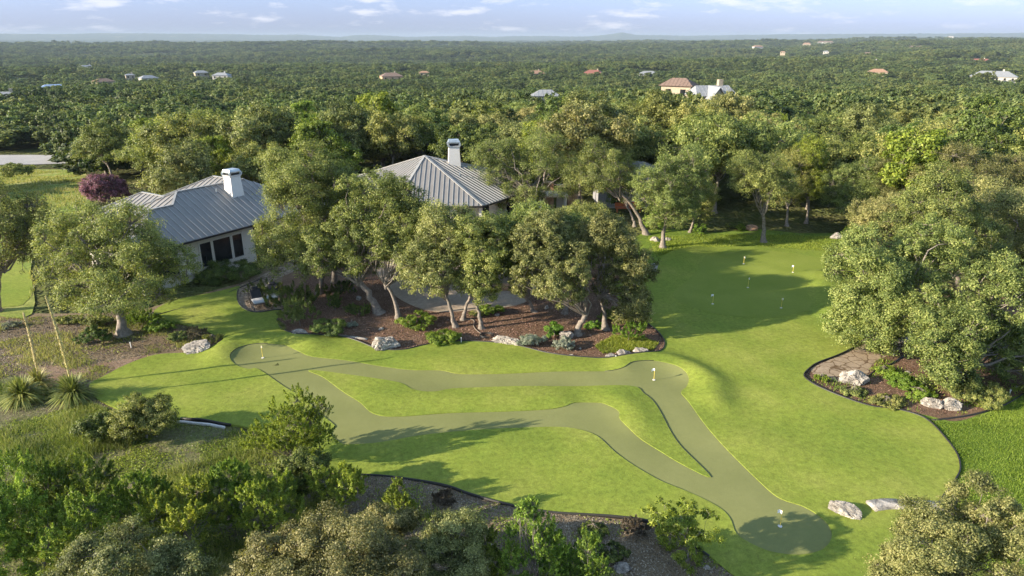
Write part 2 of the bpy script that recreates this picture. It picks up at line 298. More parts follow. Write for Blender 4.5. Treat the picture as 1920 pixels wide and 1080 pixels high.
def seg_d(x, y, pts):
    d = np.full(np.shape(x), 1e9)
    for (x1, y1), (x2, y2) in zip(pts[:-1], pts[1:]):
        dx, dy = x2 - x1, y2 - y1; t = np.clip(((x - x1) * dx + (y - y1) * dy) / (dx * dx + dy * dy), 0, 1)
        d = np.minimum(d, np.hypot(x - x1 - t * dx, y - y1 - t * dy))
    return d
BERMS = [(smooth(P((415, 672), (425, 652), (450, 640), (490, 634), (545, 636), (585, 648)), 4, False), .26, .8),
         (smooth(P((1165, 686), (1205, 676), (1255, 679), (1305, 697), (1335, 722), (1338, 752)), 4, False), .31, .72),
         (smooth(P((1165, 752), (1188, 775), (1200, 800)), 4, False), .17, .8),
         (smooth(P((700, 745), (850, 750), (1040, 748)), 4, False), .12, .8),
         (smooth(P((760, 676), (960, 682), (1100, 686)), 4, False), .10, .9),
         (smooth(P((1290, 470), (1250, 500), (1220, 560)), 4, False), .25, 1.4),
         (smooth(P((1545, 520), (1550, 560), (1560, 590)), 4, False), .3, 1.)]
def Hm(x, y):
    x = np.asarray(x, float); y = np.asarray(y, float); z = H(x, y)
    for pts, h, s in BERMS:
        z = z + h * np.exp(-(seg_d(x, y, pts) / s) ** 2)
    return z + .035 * fbm(x, y, .55, 3) + .02
def sheet(name, poly, mat, off, step=.6, holes=(), keep=None, hf=H, skirt=0, kind='structure', rings_=None):
    a = np.array(poly); lo, hi = a.min(0), a.max(0)
    X, Y = np.meshgrid(np.arange(lo[0], hi[0], step), np.arange(lo[1], hi[1], step)); X = X.ravel() + .013; Y = Y.ravel() + .017
    X[np.arange(len(X)) % 2 == 0] += .0
    ok = inside(X, Y, poly)
    loops = [poly] + list(rings_ or holes)
    for lp in loops: ok &= seg_d(X, Y, list(lp) + [lp[0]]) > step * .35
    pts = []; edges = []
    for lp in loops:
        s = len(pts); pts += [Vector(q) for q in lp]; edges += [(s + i, s + (i + 1) % len(lp)) for i in range(len(lp))]
    pts += [Vector((x, y)) for x, y in zip(X[ok], Y[ok])]
    v, e, f, *_ = delaunay_2d_cdt(pts, edges, [], 0, 1e-5)
    v = np.array([q[:] for q in v]); f = np.array([q for q in f if len(q) == 3])
    c = v[f].mean(1); k = inside(c[:, 0], c[:, 1], poly)
    if keep is not None: k &= keep(c)
    else:
        for h in holes: k &= ~inside(c[:, 0], c[:, 1], h)
    f = f[k]; used, inv = np.unique(f, return_inverse=True); v = v[used]; f = inv.reshape(-1, 3)
    A, B, Cc = v[f[:, 0]], v[f[:, 1]], v[f[:, 2]]
    cr_ = (B[:, 0] - A[:, 0]) * (Cc[:, 1] - A[:, 1]) - (B[:, 1] - A[:, 1]) * (Cc[:, 0] - A[:, 0]); f[cr_ < 0] = f[cr_ < 0][:, ::-1]
    z = hf(v[:, 0], v[:, 1]) + off; V = np.column_stack([v, z])
    me = mesh_np(name, V, f, True)
    if skirt:
        from collections import Counter
        ee = Counter(); 
        for t3 in f:
            for i in range(3): ee[(t3[i], t3[(i + 1) % 3])] += 1
        bd = [q for q in ee if (q[1], q[0]) not in ee]
        sv = []; sf = []
        for q in bd:
            s = len(sv); a1, b1 = V[q[0]], V[q[1]]
            sv += [a1, b1, b1 - [0, 0, skirt], a1 - [0, 0, skirt]]; sf.append((s + 1, s, s + 3, s + 2))
        allv = np.vstack([V, np.array(sv)]); bm = bmesh.new(); bm.from_mesh(me)
        vv = [bm.verts.new(q) for q in sv]
        for q in sf: bm.faces.new([vv[i] for i in q])
        bm.to_mesh(me); bm.free()
    o = link(name, me, mat); tag(o, kind=kind); return o
def along(name, pts2, mat, w, h, off, label, cat, hf=H, group=None, closed=False, dz=0):
    """a low strip (edging board, kerb) following a line"""
    n = len(pts2); p = np.array(pts2); tg = np.gradient(p, axis=0); tg /= np.linalg.norm(tg, axis=1)[:, None]; nn = np.column_stack([-tg[:, 1], tg[:, 0]])
    V = []; z = hf(p[:, 0], p[:, 1])
    for i in range(n):
        for s, hh in ((-1, dz - .05), (-1, dz + h), (1, dz + h), (1, dz - .05)):
            q = p[i] + nn[i] * (s * w / 2 + off); V.append((q[0], q[1], z[i] + hh))
    F = [(i * 4 + k, (i + 1) * 4 + k, (i + 1) * 4 + (k + 1) % 4, i * 4 + (k + 1) % 4) for i in range(n - 1) for k in range(4)] + [(0, 1, 2, 3), tuple((n - 1) * 4 + k for k in (3, 2, 1, 0))]
    o = link(name, mesh_np(name, V, F), mat); return tag(o, label, cat, group)

sheet('meadow', smooth([tuple(at_ground(x, y)[:2]) for x, y in ((-220, 330), (60, 318), (150, 322), (168, 345), (165, 395), (120, 440), (60, 490), (60, 590), (-60, 585), (-300, 560), (-300, 400))], 4), M['meadow'], .05, 1.2)
sheet('side_lawn', smooth(P((-300, 500), (0, 492), (48, 505), (62, 540), (50, 566), (0, 578), (-300, 582)), 4), M['turf'], .065, .9)
sheet('road', [tuple(at_ground(x, y)[:2]) for x, y in ((-400, 292), (60, 291), (110, 292), (128, 297), (128, 307), (70, 309), (-400, 313))], M['road'], .09, 1.5)
sheet('dry_ground', smooth(P((-350, 600), (0, 588), (130, 588), (260, 580), (300, 572), (400, 545), (470, 522), (400, 520), (520, 480), (560, 500), (560, 560), (530, 610), (440, 665), (300, 700), (220, 780), (100, 760), (0, 720), (-350, 700)), 3), M['drymulch'], .008, .8)
sheet('weedy_bank', smooth(P((-300, 690), (0, 700), (90, 730), (150, 750), (250, 790), (380, 800), (470, 815), (600, 890), (640, 960), (560, 1060), (300, 1200), (-300, 1200)), 3), M['weeds'], .012, .8)
sheet('lower_bed', smooth(P((590, 880), (760, 888), (900, 925), (1100, 955), (1250, 985), (1400, 1060), (1420, 1200), (900, 1250), (600, 1200), (560, 1000)), 3), M['drymulch'], .010, .8)
sheet('centre_bed', smooth(P((520, 570), (545, 500), (640, 470), (800, 440), (1100, 430), (1200, 470), (1165, 530), (1175, 570), (1255, 625), (1265, 655), (1210, 682), (1060, 682), (960, 660), (860, 652), (760, 667), (690, 662), (640, 645), (545, 642), (512, 610)), 3), M['mulch'], .014, .7)
sheet('right_bed', smooth(P((1495, 706), (1530, 672), (1620, 630), (1720, 560), (1900, 560), (2100, 640), (2000, 740), (1915, 740), (1850, 775), (1790, 790), (1700, 785), (1580, 758), (1515, 728)), 3), M['mulch'], .016, .7)
sheet('right_lawn', smooth(P((1650, 762), (1740, 780), (1800, 790), (1870, 760), (1920, 738), (2050, 720), (2200, 800), (2100, 1100), (1700, 1200), (1640, 1120), (1700, 1000), (1760, 930), (1770, 860), (1720, 790)), 3), M['rough'], .020, .7)
sheet('back_lawn', smooth(P((1200, 440), (1240, 428), (1330, 436), (1420, 430), (1500, 438), (1600, 440), (1640, 470), (1660, 560), (1600, 540), (1500, 500), (1300, 490), (1180, 510), (1150, 480)), 3), M['rough'], .022, .7)
STONEPATH = smooth(P((255, 592), (330, 574), (400, 556), (455, 533), (500, 512), (535, 498), (560, 482), (585, 488), (560, 505), (520, 524), (500, 540), (530, 560), (532, 584), (480, 592), (452, 583), (440, 566), (444, 552), (400, 562), (330, 582), (270, 600)), 3)
sheet('stone_path', STONEPATH, M['path'], .026, .7)
PATIO = smooth(P((700, 505), (735, 550), (775, 574), (815, 585), (865, 584), (940, 578), (985, 567), (1000, 548), (1060, 520), (1120, 480), (1080, 430), (900, 425), (760, 440), (690, 470)), 4)
sheet('patio', PATIO, M['patio'], .030, .7, skirt=.03)
sheet('gravel_patch', smooth(P((1215, 500), (1235, 494), (1246, 500), (1240, 515), (1236, 528), (1215, 530)), 4), M['gravel'], .034, .5)
RIGHTPATH = smooth(P((1518, 696), (1550, 678), (1600, 655), (1660, 632), (1720, 625), (1690, 655), (1640, 680), (1625, 705), (1600, 722), (1555, 712)), 4)
sheet('flagstone_path', RIGHTPATH, M['path'], .03, .5)
sheet('dirt_track', smooth(P((60, 690), (130, 685), (200, 680), (290, 664), (330, 668), (250, 688), (200, 712), (150, 725), (100, 712)), 4), ground_mat('pink_dirt', [(.3, (.20, .13, .09)), (.7, (.29, .21, .15))], s1=.8, s2=8, fs=.5), .02, .6)
# fairway with the putting lanes cut out of it, lanes lying 3 cm lower
def keep_turf(c):
    x, y = c[:, 0], c[:, 1]
    return (~inside(x, y, PUTT) | inside(x, y, ISLE))
sheet('fairway', TURF, M['turf'], .055, .45, rings_=[PUTT, ISLE], keep=keep_turf, hf=Hm, skirt=.12)
sheet('putting_lanes', PUTT, M['putt'], .028, .45, hf=Hm)
sheet('putting_green', GREEN, M['green'], .066, .5, hf=Hm)

def edge_run(poly, a, b):
    """stretch of a smoothed outline between the points nearest two photo points"""
    q = np.array(poly); ia = np.argmin(np.hypot(*(q - np.array(at(*a)[:2])).T)); ib = np.argmin(np.hypot(*(q - np.array(at(*b)[:2])).T))
    if ib < ia: ib += len(q)
    return [tuple(q[i % len(q)]) for i in range(ia, ib + 1)]
EG = 'black edging strips round the fairway'
for a, b, lab in (((658, 891), (1330, 1045), 'long black edging strip between fairway and the lower grey bed'),
                  ((1735, 975), (1599, 653), 'black edging strip round the right bed with white boulders'),
                  ((1165, 570), (520, 600), 'black edging strip along front of the central mulch bed'),
                  ((527, 583), (448, 545), 'black edging strip round the patch with the lounge chairs'),
                  ((333, 790), (430, 800), 'short edging strip behind the round bush at left')):
    along('lawn_edging', edge_run(TURF, a, b), M['edging'], .05, .10, -.02, lab, 'garden edging', hf=Hm, group=EG)
for a, b, lab in (((485, 693), (640, 832), 'dark strip laid for edge shade on left side of the lower putting lane'),  # thin black strips stand in for the shade along the turf step
                  ((432, 677), (500, 648), 'dark strip laid for edge shade round the upper left putting hole'),
                  ((1280, 922), (1083, 806), 'dark strip laid for edge shade on lower side of the diagonal putting lane')):
    along('lane_shade_strip', (edge_run(PUTT, a, b) if a[0] != 485 else edge_run(PUTT, (640, 832), (485, 693))), M['edging'], .02, .055, 0, lab, 'shade strip', hf=Hm, group='shade strips of the putting lanes')
along('lane_shade_strip', edge_run(ISLE, (1190, 730), (1333, 898)), M['edging'], .022, .06, 0, 'dark strip laid for edge shade on right side of the turf island', 'shade strip', hf=Hm, group='shade strips of the putting lanes')
along('lane_shade_strip', edge_run(PUTT, (1130, 700), (1225, 684)), M['edging'], .02, .055, 0, 'dark strip laid for edge shade behind the middle putting hole', 'shade strip', hf=Hm, group='shade strips of the putting lanes')
along('drain_pipe', [tuple(at(x, y)[:2]) for x, y in ((322, 791), (345, 790), (370, 793), (395, 795), (425, 801))], M['pipe'], .09, .10, -.12, 'thin pale pipe lying along the fairway edge behind the round bush', 'pipe')
along('bed_edging', smooth(P((1625, 712), (1640, 697), (1670, 684), (1695, 668)), 4, False), M['edging'], .05, .09, 0, 'curved black edging beside the flagstone path at right', 'garden edging')
along('bed_edging', smooth(P((255, 606), (330, 586), (400, 566), (450, 545), (500, 524)), 4, False), M['edging'], .05, .08, .35, 'black edging along the stone path beneath the window wall', 'garden edging')
along('bed_edging', smooth(P((1745, 790), (1820, 780), (1885, 760), (1925, 735)), 4, False), M['edging'], .05, .09, 0, 'black edging behind the pair of white boulders at far right', 'garden edging')

# ------------------------------------------------------------------ plants
def quads(cen, nrm, sz, asp, rng, along_=None, droop=.15):
    """one rhombic leaf per centre"""
    N = len(cen); nrm = nrm / (np.linalg.norm(nrm, axis=1)[:, None] + 1e-9)
    t = rng.normal(size=(N, 3)) if along_ is None else along_ + rng.normal(size=(N, 3)) * .25
    t -= (t * nrm).sum(1)[:, None] * nrm; t /= np.linalg.norm(t, axis=1)[:, None] + 1e-9
    b = np.cross(nrm, t); s = np.asarray(sz).reshape(-1, 1) * np.ones((N, 1))
    V = np.stack([cen - t * s * .5, cen + b * s * .5 * asp, cen + t * s * .5 - nrm * s * droop, cen - b * s * .5 * asp], 1).reshape(-1, 3)
    return V, np.arange(4 * N, dtype=np.int32).reshape(N, 4)
def sph(rng, n):
    d = rng.normal(size=(n, 3)); return d / np.linalg.norm(d, axis=1)[:, None]
def tubes(paths, nseg=6):
    """paths: list of (pts Nx3, radii N)"""
    V = []; F = []; o = 0; ang = np.linspace(0, 2 * math.pi, nseg, endpoint=False)
    for pts, rad in paths:
        pts = np.asarray(pts, float); rad = np.asarray(rad, float); T = np.gradient(pts, axis=0); T /= np.linalg.norm(T, axis=1)[:, None] + 1e-9
        ref = np.array([1, 0, 0.]) if abs(T[0][2]) > .8 else np.array([0, 0, 1.])
        A = np.cross(T, ref); A /= np.linalg.norm(A, axis=1)[:, None] + 1e-9; B = np.cross(T, A)
        ring = pts[:, None] + rad[:, None, None] * (np.cos(ang)[None, :, None] * A[:, None] + np.sin(ang)[None, :, None] * B[:, None])
        V.append(ring.reshape(-1, 3)); n = len(pts)
        i, k = np.meshgrid(np.arange(n - 1), np.arange(nseg), indexing='ij'); k2 = (k + 1) % nseg
        F.append((np.stack([i * nseg + k, i * nseg + k2, (i + 1) * nseg + k2, (i + 1) * nseg + k], -1) + o).reshape(-1, 4)); o += n * nseg
    return np.vstack(V), np.vstack(F)
def bez(a, b, c, n=6):
    u = np.linspace(0, 1, n)[:, None]; return (1 - u) ** 2 * a + 2 * u * (1 - u) * b + u * u * c

def tree_meshes(rng, ells, tr, leaf=.088, nleaf=24000, asp=.6, fork=None, style='oak', lobes=16, clumps=30, limb=1., mesh_name='tree', lobe_f=1.0, open_=1.0):
    """ells: crown ellipsoids (centre, radii) in the tree's own space, base at 0,0,0"""
    lob = []; tr = tr * .72; lobe_f = lobe_f * 1.02
    if style == 'oak': nleaf = int(nleaf * 1.95)
    for c, r in ells:
        c = np.array(c, float); r = np.array(r, float); K = lobes
        k = np.arange(K) + .5; ph = np.arccos(1 - 2 * k / K * .82); th = math.pi * (1 + 5 ** .5) * k + rng.uniform(0, 6)
        d = np.stack([np.cos(th) * np.sin(ph), np.sin(th) * np.sin(ph), np.cos(ph)], 1) + rng.normal(size=(K, 3)) * .16
        d /= np.linalg.norm(d, axis=1)[:, None]
        for q in d:
            lob.append((c + q * r * rng.uniform(.48, .80), r * .42 * lobe_f * rng.uniform(.52, 1.2), c))
        lob.append((c, r * .4, c))
    vol = np.array([np.prod(l[1]) ** (2 / 3) for l in lob]); share = vol / vol.sum()
    cen = []; nr = []; tone = []; al = []; paths = []; clum = []
    for (lc, lr, cc), sh in zip(lob, share):
        out = (lc - cc) / (np.linalg.norm(lc - cc) + 1e-6); m = clumps
        d = sph(rng, m) + out * .55 + np.array([0, 0, .25]); d /= np.linalg.norm(d, axis=1)[:, None]
        cp = lc + d * lr * rng.uniform(.45, 1.22, (m, 1)); lt = rng.uniform(-.1, .1)
        n1 = max(4, int(nleaf * sh / m)); crr = lr.mean() * (.27 if style == 'oak' else .34)
        for q, dd in zip(cp, d):
            clum.append((lc, q)); n2 = max(3, int(n1 * rng.uniform(.55, 1.45))); ct = .45 + lt + rng.normal() * .12
            if style == 'oak':
                off = rng.normal(size=(n2, 3)) * crr * np.array([.62, .62, .42]); pp = q + off
                nn = dd * .55 + off / (crr + 1e-6) * .6 + rng.normal(size=(n2, 3)) * .52 + np.array([0, 0, .35]); a_ = rng.normal(size=(n2, 3))
            else:                                     # plume: sprays that point outwards and up
                ax = dd * .6 + np.array([0, 0, .75]) + rng.normal(size=3) * .18; ax /= np.linalg.norm(ax)
                u = rng.uniform(0, 1, n2) ** .8; wid = crr * .34 * (1.08 - u)
                off = ax * (u * crr * 2.1)[:, None] + rng.normal(size=(n2, 3)) * wid[:, None]; pp = q + off
                nn = rng.normal(size=(n2, 3)) + dd * .5; a_ = ax[None] + rng.normal(size=(n2, 3)) * .45
            cen.append(pp); nr.append(nn); al.append(a_); tone.append(np.clip(ct + rng.normal(size=n2) * .2, 0, 1))
    cen = np.vstack(cen); nr = np.vstack(nr); al = np.vstack(al); tone = np.concatenate(tone)
    ok = cen[:, 2] > .02; cen, nr, al, tone = cen[ok], nr[ok], al[ok], tone[ok]
    V, F = quads(cen, nr, leaf * rng.uniform(.65, 1.35, len(cen)), asp, rng, al)
    crown = mesh_np(mesh_name + '_crown', V, F); attr(crown, tone)
    # wood
    c0 = np.mean([e[0] for e in ells], axis=0); low = min(e[0][2] - e[1][2] for e in ells)
    if fork is None: fork = np.array([c0[0] * .55, c0[1] * .55, max(.45, low + .28 * (c0[2] - low))])
    fork = np.array(fork, float)
    if style != 'shrub' and tr > 0:
        mid = np.array([fork[0] * .25 + rng.normal() * .12, fork[1] * .25 + rng.normal() * .12, fork[2] * .55])
        tp = bez(np.zeros(3) - [0, 0, .1], mid, fork, 9); u = np.linspace(0, 1, 9)
        tp[1:-1] += rng.normal(size=(7, 3)) * tr * .22
        paths.append((tp, tr * (1.5 * np.exp(-u * 9) + 1.02 - .28 * u)))
    big = sorted(range(len(lob)), key=lambda i: -share[i])
    for i in big:
        lc = lob[i][0]; d = lc - fork; st = fork - np.array([0, 0, rng.uniform(0, .2) * fork[2]])
        mid = st + d * .5 + np.array([0, 0, .16 * np.linalg.norm(d)]) + rng.normal(size=3) * .12 * np.linalg.norm(d)
        bp = bez(st, mid, lc, 7); bp[1:-1] += rng.normal(size=(5, 3)) * .03 * np.linalg.norm(d)
        r0 = max(tr, .05) * rng.uniform(.20, .36) * limb; paths.append((bp, np.linspace(r0, r0 * .28, 7)))
    if limb > 0:
        for j in rng.permutation(len(clum))[:int(len(clum) * .6)]:
            a, b = clum[j]; r0 = max(tr, .05) * .11; paths.append((bez(a, (a + b) / 2 + rng.normal(size=3) * .08, b, 4), np.linspace(r0, r0 * .35, 4)))
    TV, TF = tubes(paths, 6); wood = mesh_np(mesh_name + '_trunk', TV, TF, True)
    return crown, wood
def plant(name, base, ells, label, cat, mat, tr=.2, group=None, parts=('crown', 'trunk'), seed=1, fork=None, **k):
    rng = np.random.default_rng(seed); crown, wood = tree_meshes(rng, ells, tr, fork=fork, mesh_name=name, **k)
    t = empty(name, base, label, cat, group)
    link(parts[0], crown, mat, t); link(parts[1], wood, M['bark'], t); return t
def crown_from_px(base, boxes, doff=0.):
    """photo boxes of a crown -> ellipsoids standing in the tree's own depth plane"""
    es = []
    for k, b in enumerate(boxes):
        x0, y0, x1, y1 = b[:4]; do = b[4] if len(b) > 4 else 0
        c = at_y((x0 + x1) / 2, (y0 + y1) / 2, base.y + doff + do); s = mpp(0, 0, c)
        rx = (x1 - x0) / 2 * s; ry = rx * .92; hz = (y1 - y0) / 2 * s; el = math.atan2(CAM_H - c.z, c.y)
        rz = math.sqrt(max((hz ** 2 - (ry * math.sin(el)) ** 2), (.45 * hz) ** 2)) / math.cos(el)
        es.append((np.array([c.x - base.x, c.y - base.y, c.z - base.z]), np.array([rx, ry, rz])))
    return es
def px_tree(bx, by, boxes, label, mat='oak', tr=.2, seed=1, fork=None, name='live_oak', cat='tree', doff=0., group=None, **k):
    base = at(bx, by); es = crown_from_px(base, boxes, doff); fk = None
    if fork: q = at_y(fork[0], fork[1], base.y + doff * .5); fk = np.array(q) - np.array(base)
    return plant(name, base, es, label, cat, M[mat], tr, group, seed=seed, fork=fk, **k)

OG = None
px_tree(232, 628, [(55, 405, 215, 590), (150, 392, 320, 560, 1.), (240, 430, 372, 575, 1.5), (120, 480, 330, 612, -1), (105, 378, 245, 500, 2.5)], 'big spreading oak in front of the left house with one thick trunk on dry ground', 'oak', .34, 11, fork=(222, 560), nleaf=60000, lobes=11)
px_tree(-8, 585, [(-110, 350, 60, 520), (10, 370, 125, 510, 1)], 'oak cut by the left edge of the photo beside the meadow', 'oak', .3, 12, nleaf=26000)
px_tree(600, 550, [(490, 268, 655, 420), (472, 350, 610, 535, -1), (560, 350, 690, 515)], 'tallest light green oak right of the left house, standing in the bed', 'oak', .24, 13, fork=(607, 505), nleaf=56000, lobes=12)
px_tree(710, 587, [(625, 308, 760, 440, 1), (605, 390, 740, 518), (685, 335, 800, 480), (560, 430, 650, 540)], 'oak with thick forked trunk leaning left in the central bed', 'oak', .30, 14, fork=(672, 525), nleaf=50000, lobes=11)
px_tree(627, 530, [(590, 330, 700, 470)], 'oak standing behind the tallest light green oak with only its trunk foot showing', 'oak', .22, 15, nleaf=18000)
px_tree(747, 597, [(690, 400, 790, 510), (735, 380, 850, 520, 1)], 'slim oak just right of the thick forked trunk', 'oak', .17, 16, fork=(722, 530), nleaf=26000)
px_tree(854, 613, [(742, 440, 855, 572), (785, 382, 895, 530, .5)], 'oak with slender leaning trunk above the round clipped bush', 'oak_olive', .17, 17, fork=(835, 552), nleaf=32000)
px_tree(903, 616, [(850, 400, 960, 520), (850, 470, 950, 570)], 'oak right of the round clipped bush, trunk rising beside a second slanted one', 'oak', .16, 18, fork=(887, 555), nleaf=28000)
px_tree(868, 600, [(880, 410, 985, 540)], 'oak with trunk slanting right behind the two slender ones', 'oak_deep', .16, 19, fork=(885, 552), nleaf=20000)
px_tree(1083, 628, [(965, 392, 1085, 520, .5), (1000, 450, 1120, 588, -1), (955, 440, 1040, 560)], 'olive green oak with low forked trunk at the right end of the bed', 'oak_olive', .26, 20, fork=(1100, 590), nleaf=46000, lobes=12)
px_tree(1135, 618, [(1075, 395, 1190, 510, .5), (1120, 440, 1232, 570), (1150, 520, 1225, 625, -1)], 'rightmost oak of the central bed with straight thin trunk and drooping crown', 'oak_olive', .18, 21, fork=(1122, 545), nleaf=42000, lobes=12)
px_tree(1001, 585, [(945, 385, 1050, 500)], 'oak behind the long grey boulder with short flared trunk', 'oak', .17, 22, fork=(988, 560), nleaf=20000)
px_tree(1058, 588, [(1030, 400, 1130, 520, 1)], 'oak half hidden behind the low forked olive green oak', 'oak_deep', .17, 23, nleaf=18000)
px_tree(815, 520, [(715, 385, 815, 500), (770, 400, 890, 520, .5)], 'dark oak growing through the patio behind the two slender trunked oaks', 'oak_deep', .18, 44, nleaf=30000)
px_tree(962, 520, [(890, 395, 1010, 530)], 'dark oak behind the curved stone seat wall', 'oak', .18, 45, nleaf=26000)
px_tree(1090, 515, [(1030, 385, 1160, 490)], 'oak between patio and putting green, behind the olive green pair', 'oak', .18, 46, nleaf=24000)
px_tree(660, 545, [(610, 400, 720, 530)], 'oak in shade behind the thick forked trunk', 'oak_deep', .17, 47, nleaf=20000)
px_tree(1243, 465, [(1188, 300, 1280, 410), (1240, 272, 1338, 400, 1), (1215, 350, 1315, 430)], 'round headed oak at back left of the putting green with forked pale trunk', 'oak', .24, 24, fork=(1250, 405), nleaf=44000)
px_tree(1212, 440, [(1068, 265, 1195, 390, 1)], 'oak with long trunk leaning left behind the bed', 'oak', .24, 25, fork=(1163, 362), nleaf=26000, limb=1.2)
px_tree(1293, 436, [(1275, 330, 1345, 425)], 'small oak with straight trunk right behind the round headed oak', 'oak', .15, 26, nleaf=14000)
px_tree(1432, 455, [(1368, 275, 1490, 395)], 'oak with dark trunk standing at the far edge of the putting green', 'oak', .22, 27, fork=(1431, 395), nleaf=26000)
px_tree(1475, 424, [(1440, 290, 1520, 390, 1)], 'oak with thin bare trunk right of the dark trunked oak', 'oak', .16, 28, nleaf=16000, fork=(1477, 385))
px_tree(1511, 419, [(1485, 250, 1552, 345), (1490, 310, 1545, 390)], 'bright yellow-green elm standing out above the trees beyond the green', 'elm', .14, 29, name='elm', nleaf=22000)
px_tree(1600, 432, [(1550, 300, 1650, 410)], 'oak with twin trunk at right back corner of the green', 'oak', .2, 30, nleaf=24000)
px_tree(1628, 436, [(1620, 290, 1740, 420)], 'oak behind the right hand mass of oaks by the pale boulder', 'oak_olive', .22, 31, nleaf=26000)
px_tree(1012, 428, [(885, 262, 985, 365, 2), (950, 245, 1090, 385, 2), (930, 330, 1020, 400)], 'dark oak overhanging right side of the grey metal roof', 'oak', .26, 32, fork=(998, 378), nleaf=44000)
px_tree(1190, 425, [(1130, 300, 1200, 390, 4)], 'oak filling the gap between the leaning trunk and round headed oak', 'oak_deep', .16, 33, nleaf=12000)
px_tree(1690, 640, [(1540, 430, 1700, 600), (1560, 520, 1710, 665, -1), (1660, 400, 1800, 560, 1)], 'large oak overhanging right side of the putting green', 'oak', .32, 34, nleaf=76000, lobes=13)
px_tree(1818, 718, [(1700, 560, 1850, 740, -1), (1780, 500, 1930, 700), (1840, 580, 1990, 760), (1700, 530, 1800, 640, 1)], 'large oak over the right bed with pale trunk behind the white boulders', 'oak', .34, 35, fork=(1815, 680), nleaf=84000, lobes=12)
px_tree(1800, 580, [(1680, 320, 1840, 480, 1), (1740, 400, 1880, 540)], 'oak rising behind the two large oaks of the right bed', 'oak', .28, 36, nleaf=50000)
px_tree(1920, 560, [(1800, 330, 1980, 520, 1), (1860, 420, 2020, 560)], 'oak cut by the right edge of the photo halfway up', 'oak_olive', .28, 37, nleaf=44000)
px_tree(1700, 520, [(1590, 360, 1700, 480, 1)], 'oak between the green and right bed with yellowish crown', 'oak_olive', .22, 38, nleaf=26000)
px_tree(1830, 470, [(1720, 270, 1860, 390), (1820, 280, 1960, 400)], 'wide oak behind the right hand oaks, grey-green tips', 'oak_olive', .24, 39, nleaf=36000)

# near trees at the bottom of the photo: crown centre given with its height
def near_tree(px, py, z, rx, rz, label, mat, seed, name='live_oak', style='oak', leaf=.052, nleaf=66000, cat='tree', extra=(), lobes=12, **k):
    k.setdefault('lobe_f', .92)
    c = at(px, py, z); base = Vector((c.x, c.y, 0)); es = [((0, 0, z), (rx, rx * .95, rz))]
    for (ex, ey, ez, er) in extra: es.append(((ex, ey, ez), (er, er, er * .9)))
    return plant(name, base, es, label, cat, M[mat], k.pop('tr', .2), seed=seed, style=style, leaf=leaf, nleaf=nleaf, lobes=lobes, **k)
near_tree(1800, 1035, 2.9, 2.2, 1.3, 'oak with grey-green crown in the bottom right corner below the boulder', 'oak_olive', 51, nleaf=70000, extra=[(-1.4, -.2, 2.6, .95), (1.2, .8, 3.3, 1.2)], lobe_f=.82)
near_tree(600, 1080, 2.9, 2.1, 1.5, 'grey-green oak in the middle of the bottom edge, left of the grey bed', 'grey_oak', 52, nleaf=80000, extra=[(1.5, .3, 2.9, 1.2), (-1.2, .2, 3.0, 1.2)])
near_tree(235, 1095, 2.7, 1.8, 1.3, 'grey-green oak at the bottom edge in front of the junipers at left', 'grey_oak', 53, nleaf=60000, extra=[(1.2, 0, 2.6, 1.0)])
near_tree(850, 1050, 1.9, 1.35, 1.2, 'dark grey-green scrub oak at the bottom edge left of the yellowish juniper', 'grey_oak', 54, nleaf=40000, name='scrub_oak')
near_tree(715, 1000, 1.7, 1.0, .9, 'low scrub oak behind the bottom middle oak, beside the grey bed', 'grey_oak', 55, nleaf=26000, name='scrub_oak')
JG = 'junipers along the lower left bank'
J = [(900, 1075, 1.3, .9, 1.1, 'dark juniper filling the gap left of the yellow-green juniper'), (30, 955, 1.7, 1.8, 1.5, 'juniper at far left bottom with yellowish sprays'), (140, 930, 1.5, 1.4, 1.3, 'second juniper from the left edge above the grey-green oak'),
     (250, 950, 1.4, 1.3, 1.2, 'juniper right behind the bottom left grey-green oak'), (345, 975, 1.5, 1.3, 1.2, 'juniper between the two grey-green oaks at the bottom'),
     (425, 930, 1.3, 1.0, 1.35, 'tall juniper left of the feathery young tree'), (505, 955, 1.3, 1.1, 1.2, 'juniper directly below the feathery young tree'),
     (-60, 1020, 2.2, 1.8, 1.7, 'juniper cut by the left edge near the bottom corner'), (130, 1010, 1.8, 1.4, 1.3, 'shaded juniper behind the bottom left grey-green oak')]
for i, (x, y, z, rx, rz, lab) in enumerate(J):
    near_tree(x, y, z, rx, rz, lab, 'juniper', 60 + i, name='juniper', style='plume', leaf=.075, nleaf=46000, asp=.34, cat='juniper', group=JG, lobes=14, tr=.10, clumps=20, lobe_f=.85)
near_tree(1000, 1060, 1.8, .85, 1.9, 'bright yellow-green juniper with spiky top at the bottom right of the grey bed', 'juniper', 70, name='juniper', style='plume', leaf=.09, nleaf=26000, asp=.32, cat='juniper', lobes=10, tr=.10, extra=[(.9, .2, 1.5, .6), (-.2, 0, 3.6, .38)])
near_tree(1105, 1075, 1.6, .5, 1.4, 'small yellow-green juniper with two spikes at the bottom edge', 'juniper', 71, name='juniper', style='plume', leaf=.08, nleaf=12000, asp=.32, cat='juniper', lobes=8, tr=.07)
near_tree(750, 950, 1.0, .55, .95, 'small dark juniper with yellow tips standing in the grey bed', 'juniper', 72, name='juniper', style='plume', leaf=.07, nleaf=14000, asp=.34, cat='juniper', lobes=8, tr=.06)
near_tree(640, 915, 1.1, .95, .8, 'dense dark evergreen shrub with yellow tips at left end of the grey bed', 'juniper', 73, name='evergreen_shrub', style='plume', leaf=.07, nleaf=22000, asp=.4, cat='shrub', lobes=9, tr=.06)
near_tree(575, 890, 1.0, .9, .9, 'dark evergreen shrub at foot of the feathery young tree', 'oak_deep', 74, name='evergreen_shrub', leaf=.06, nleaf=18000, cat='shrub', lobes=9, tr=.06)

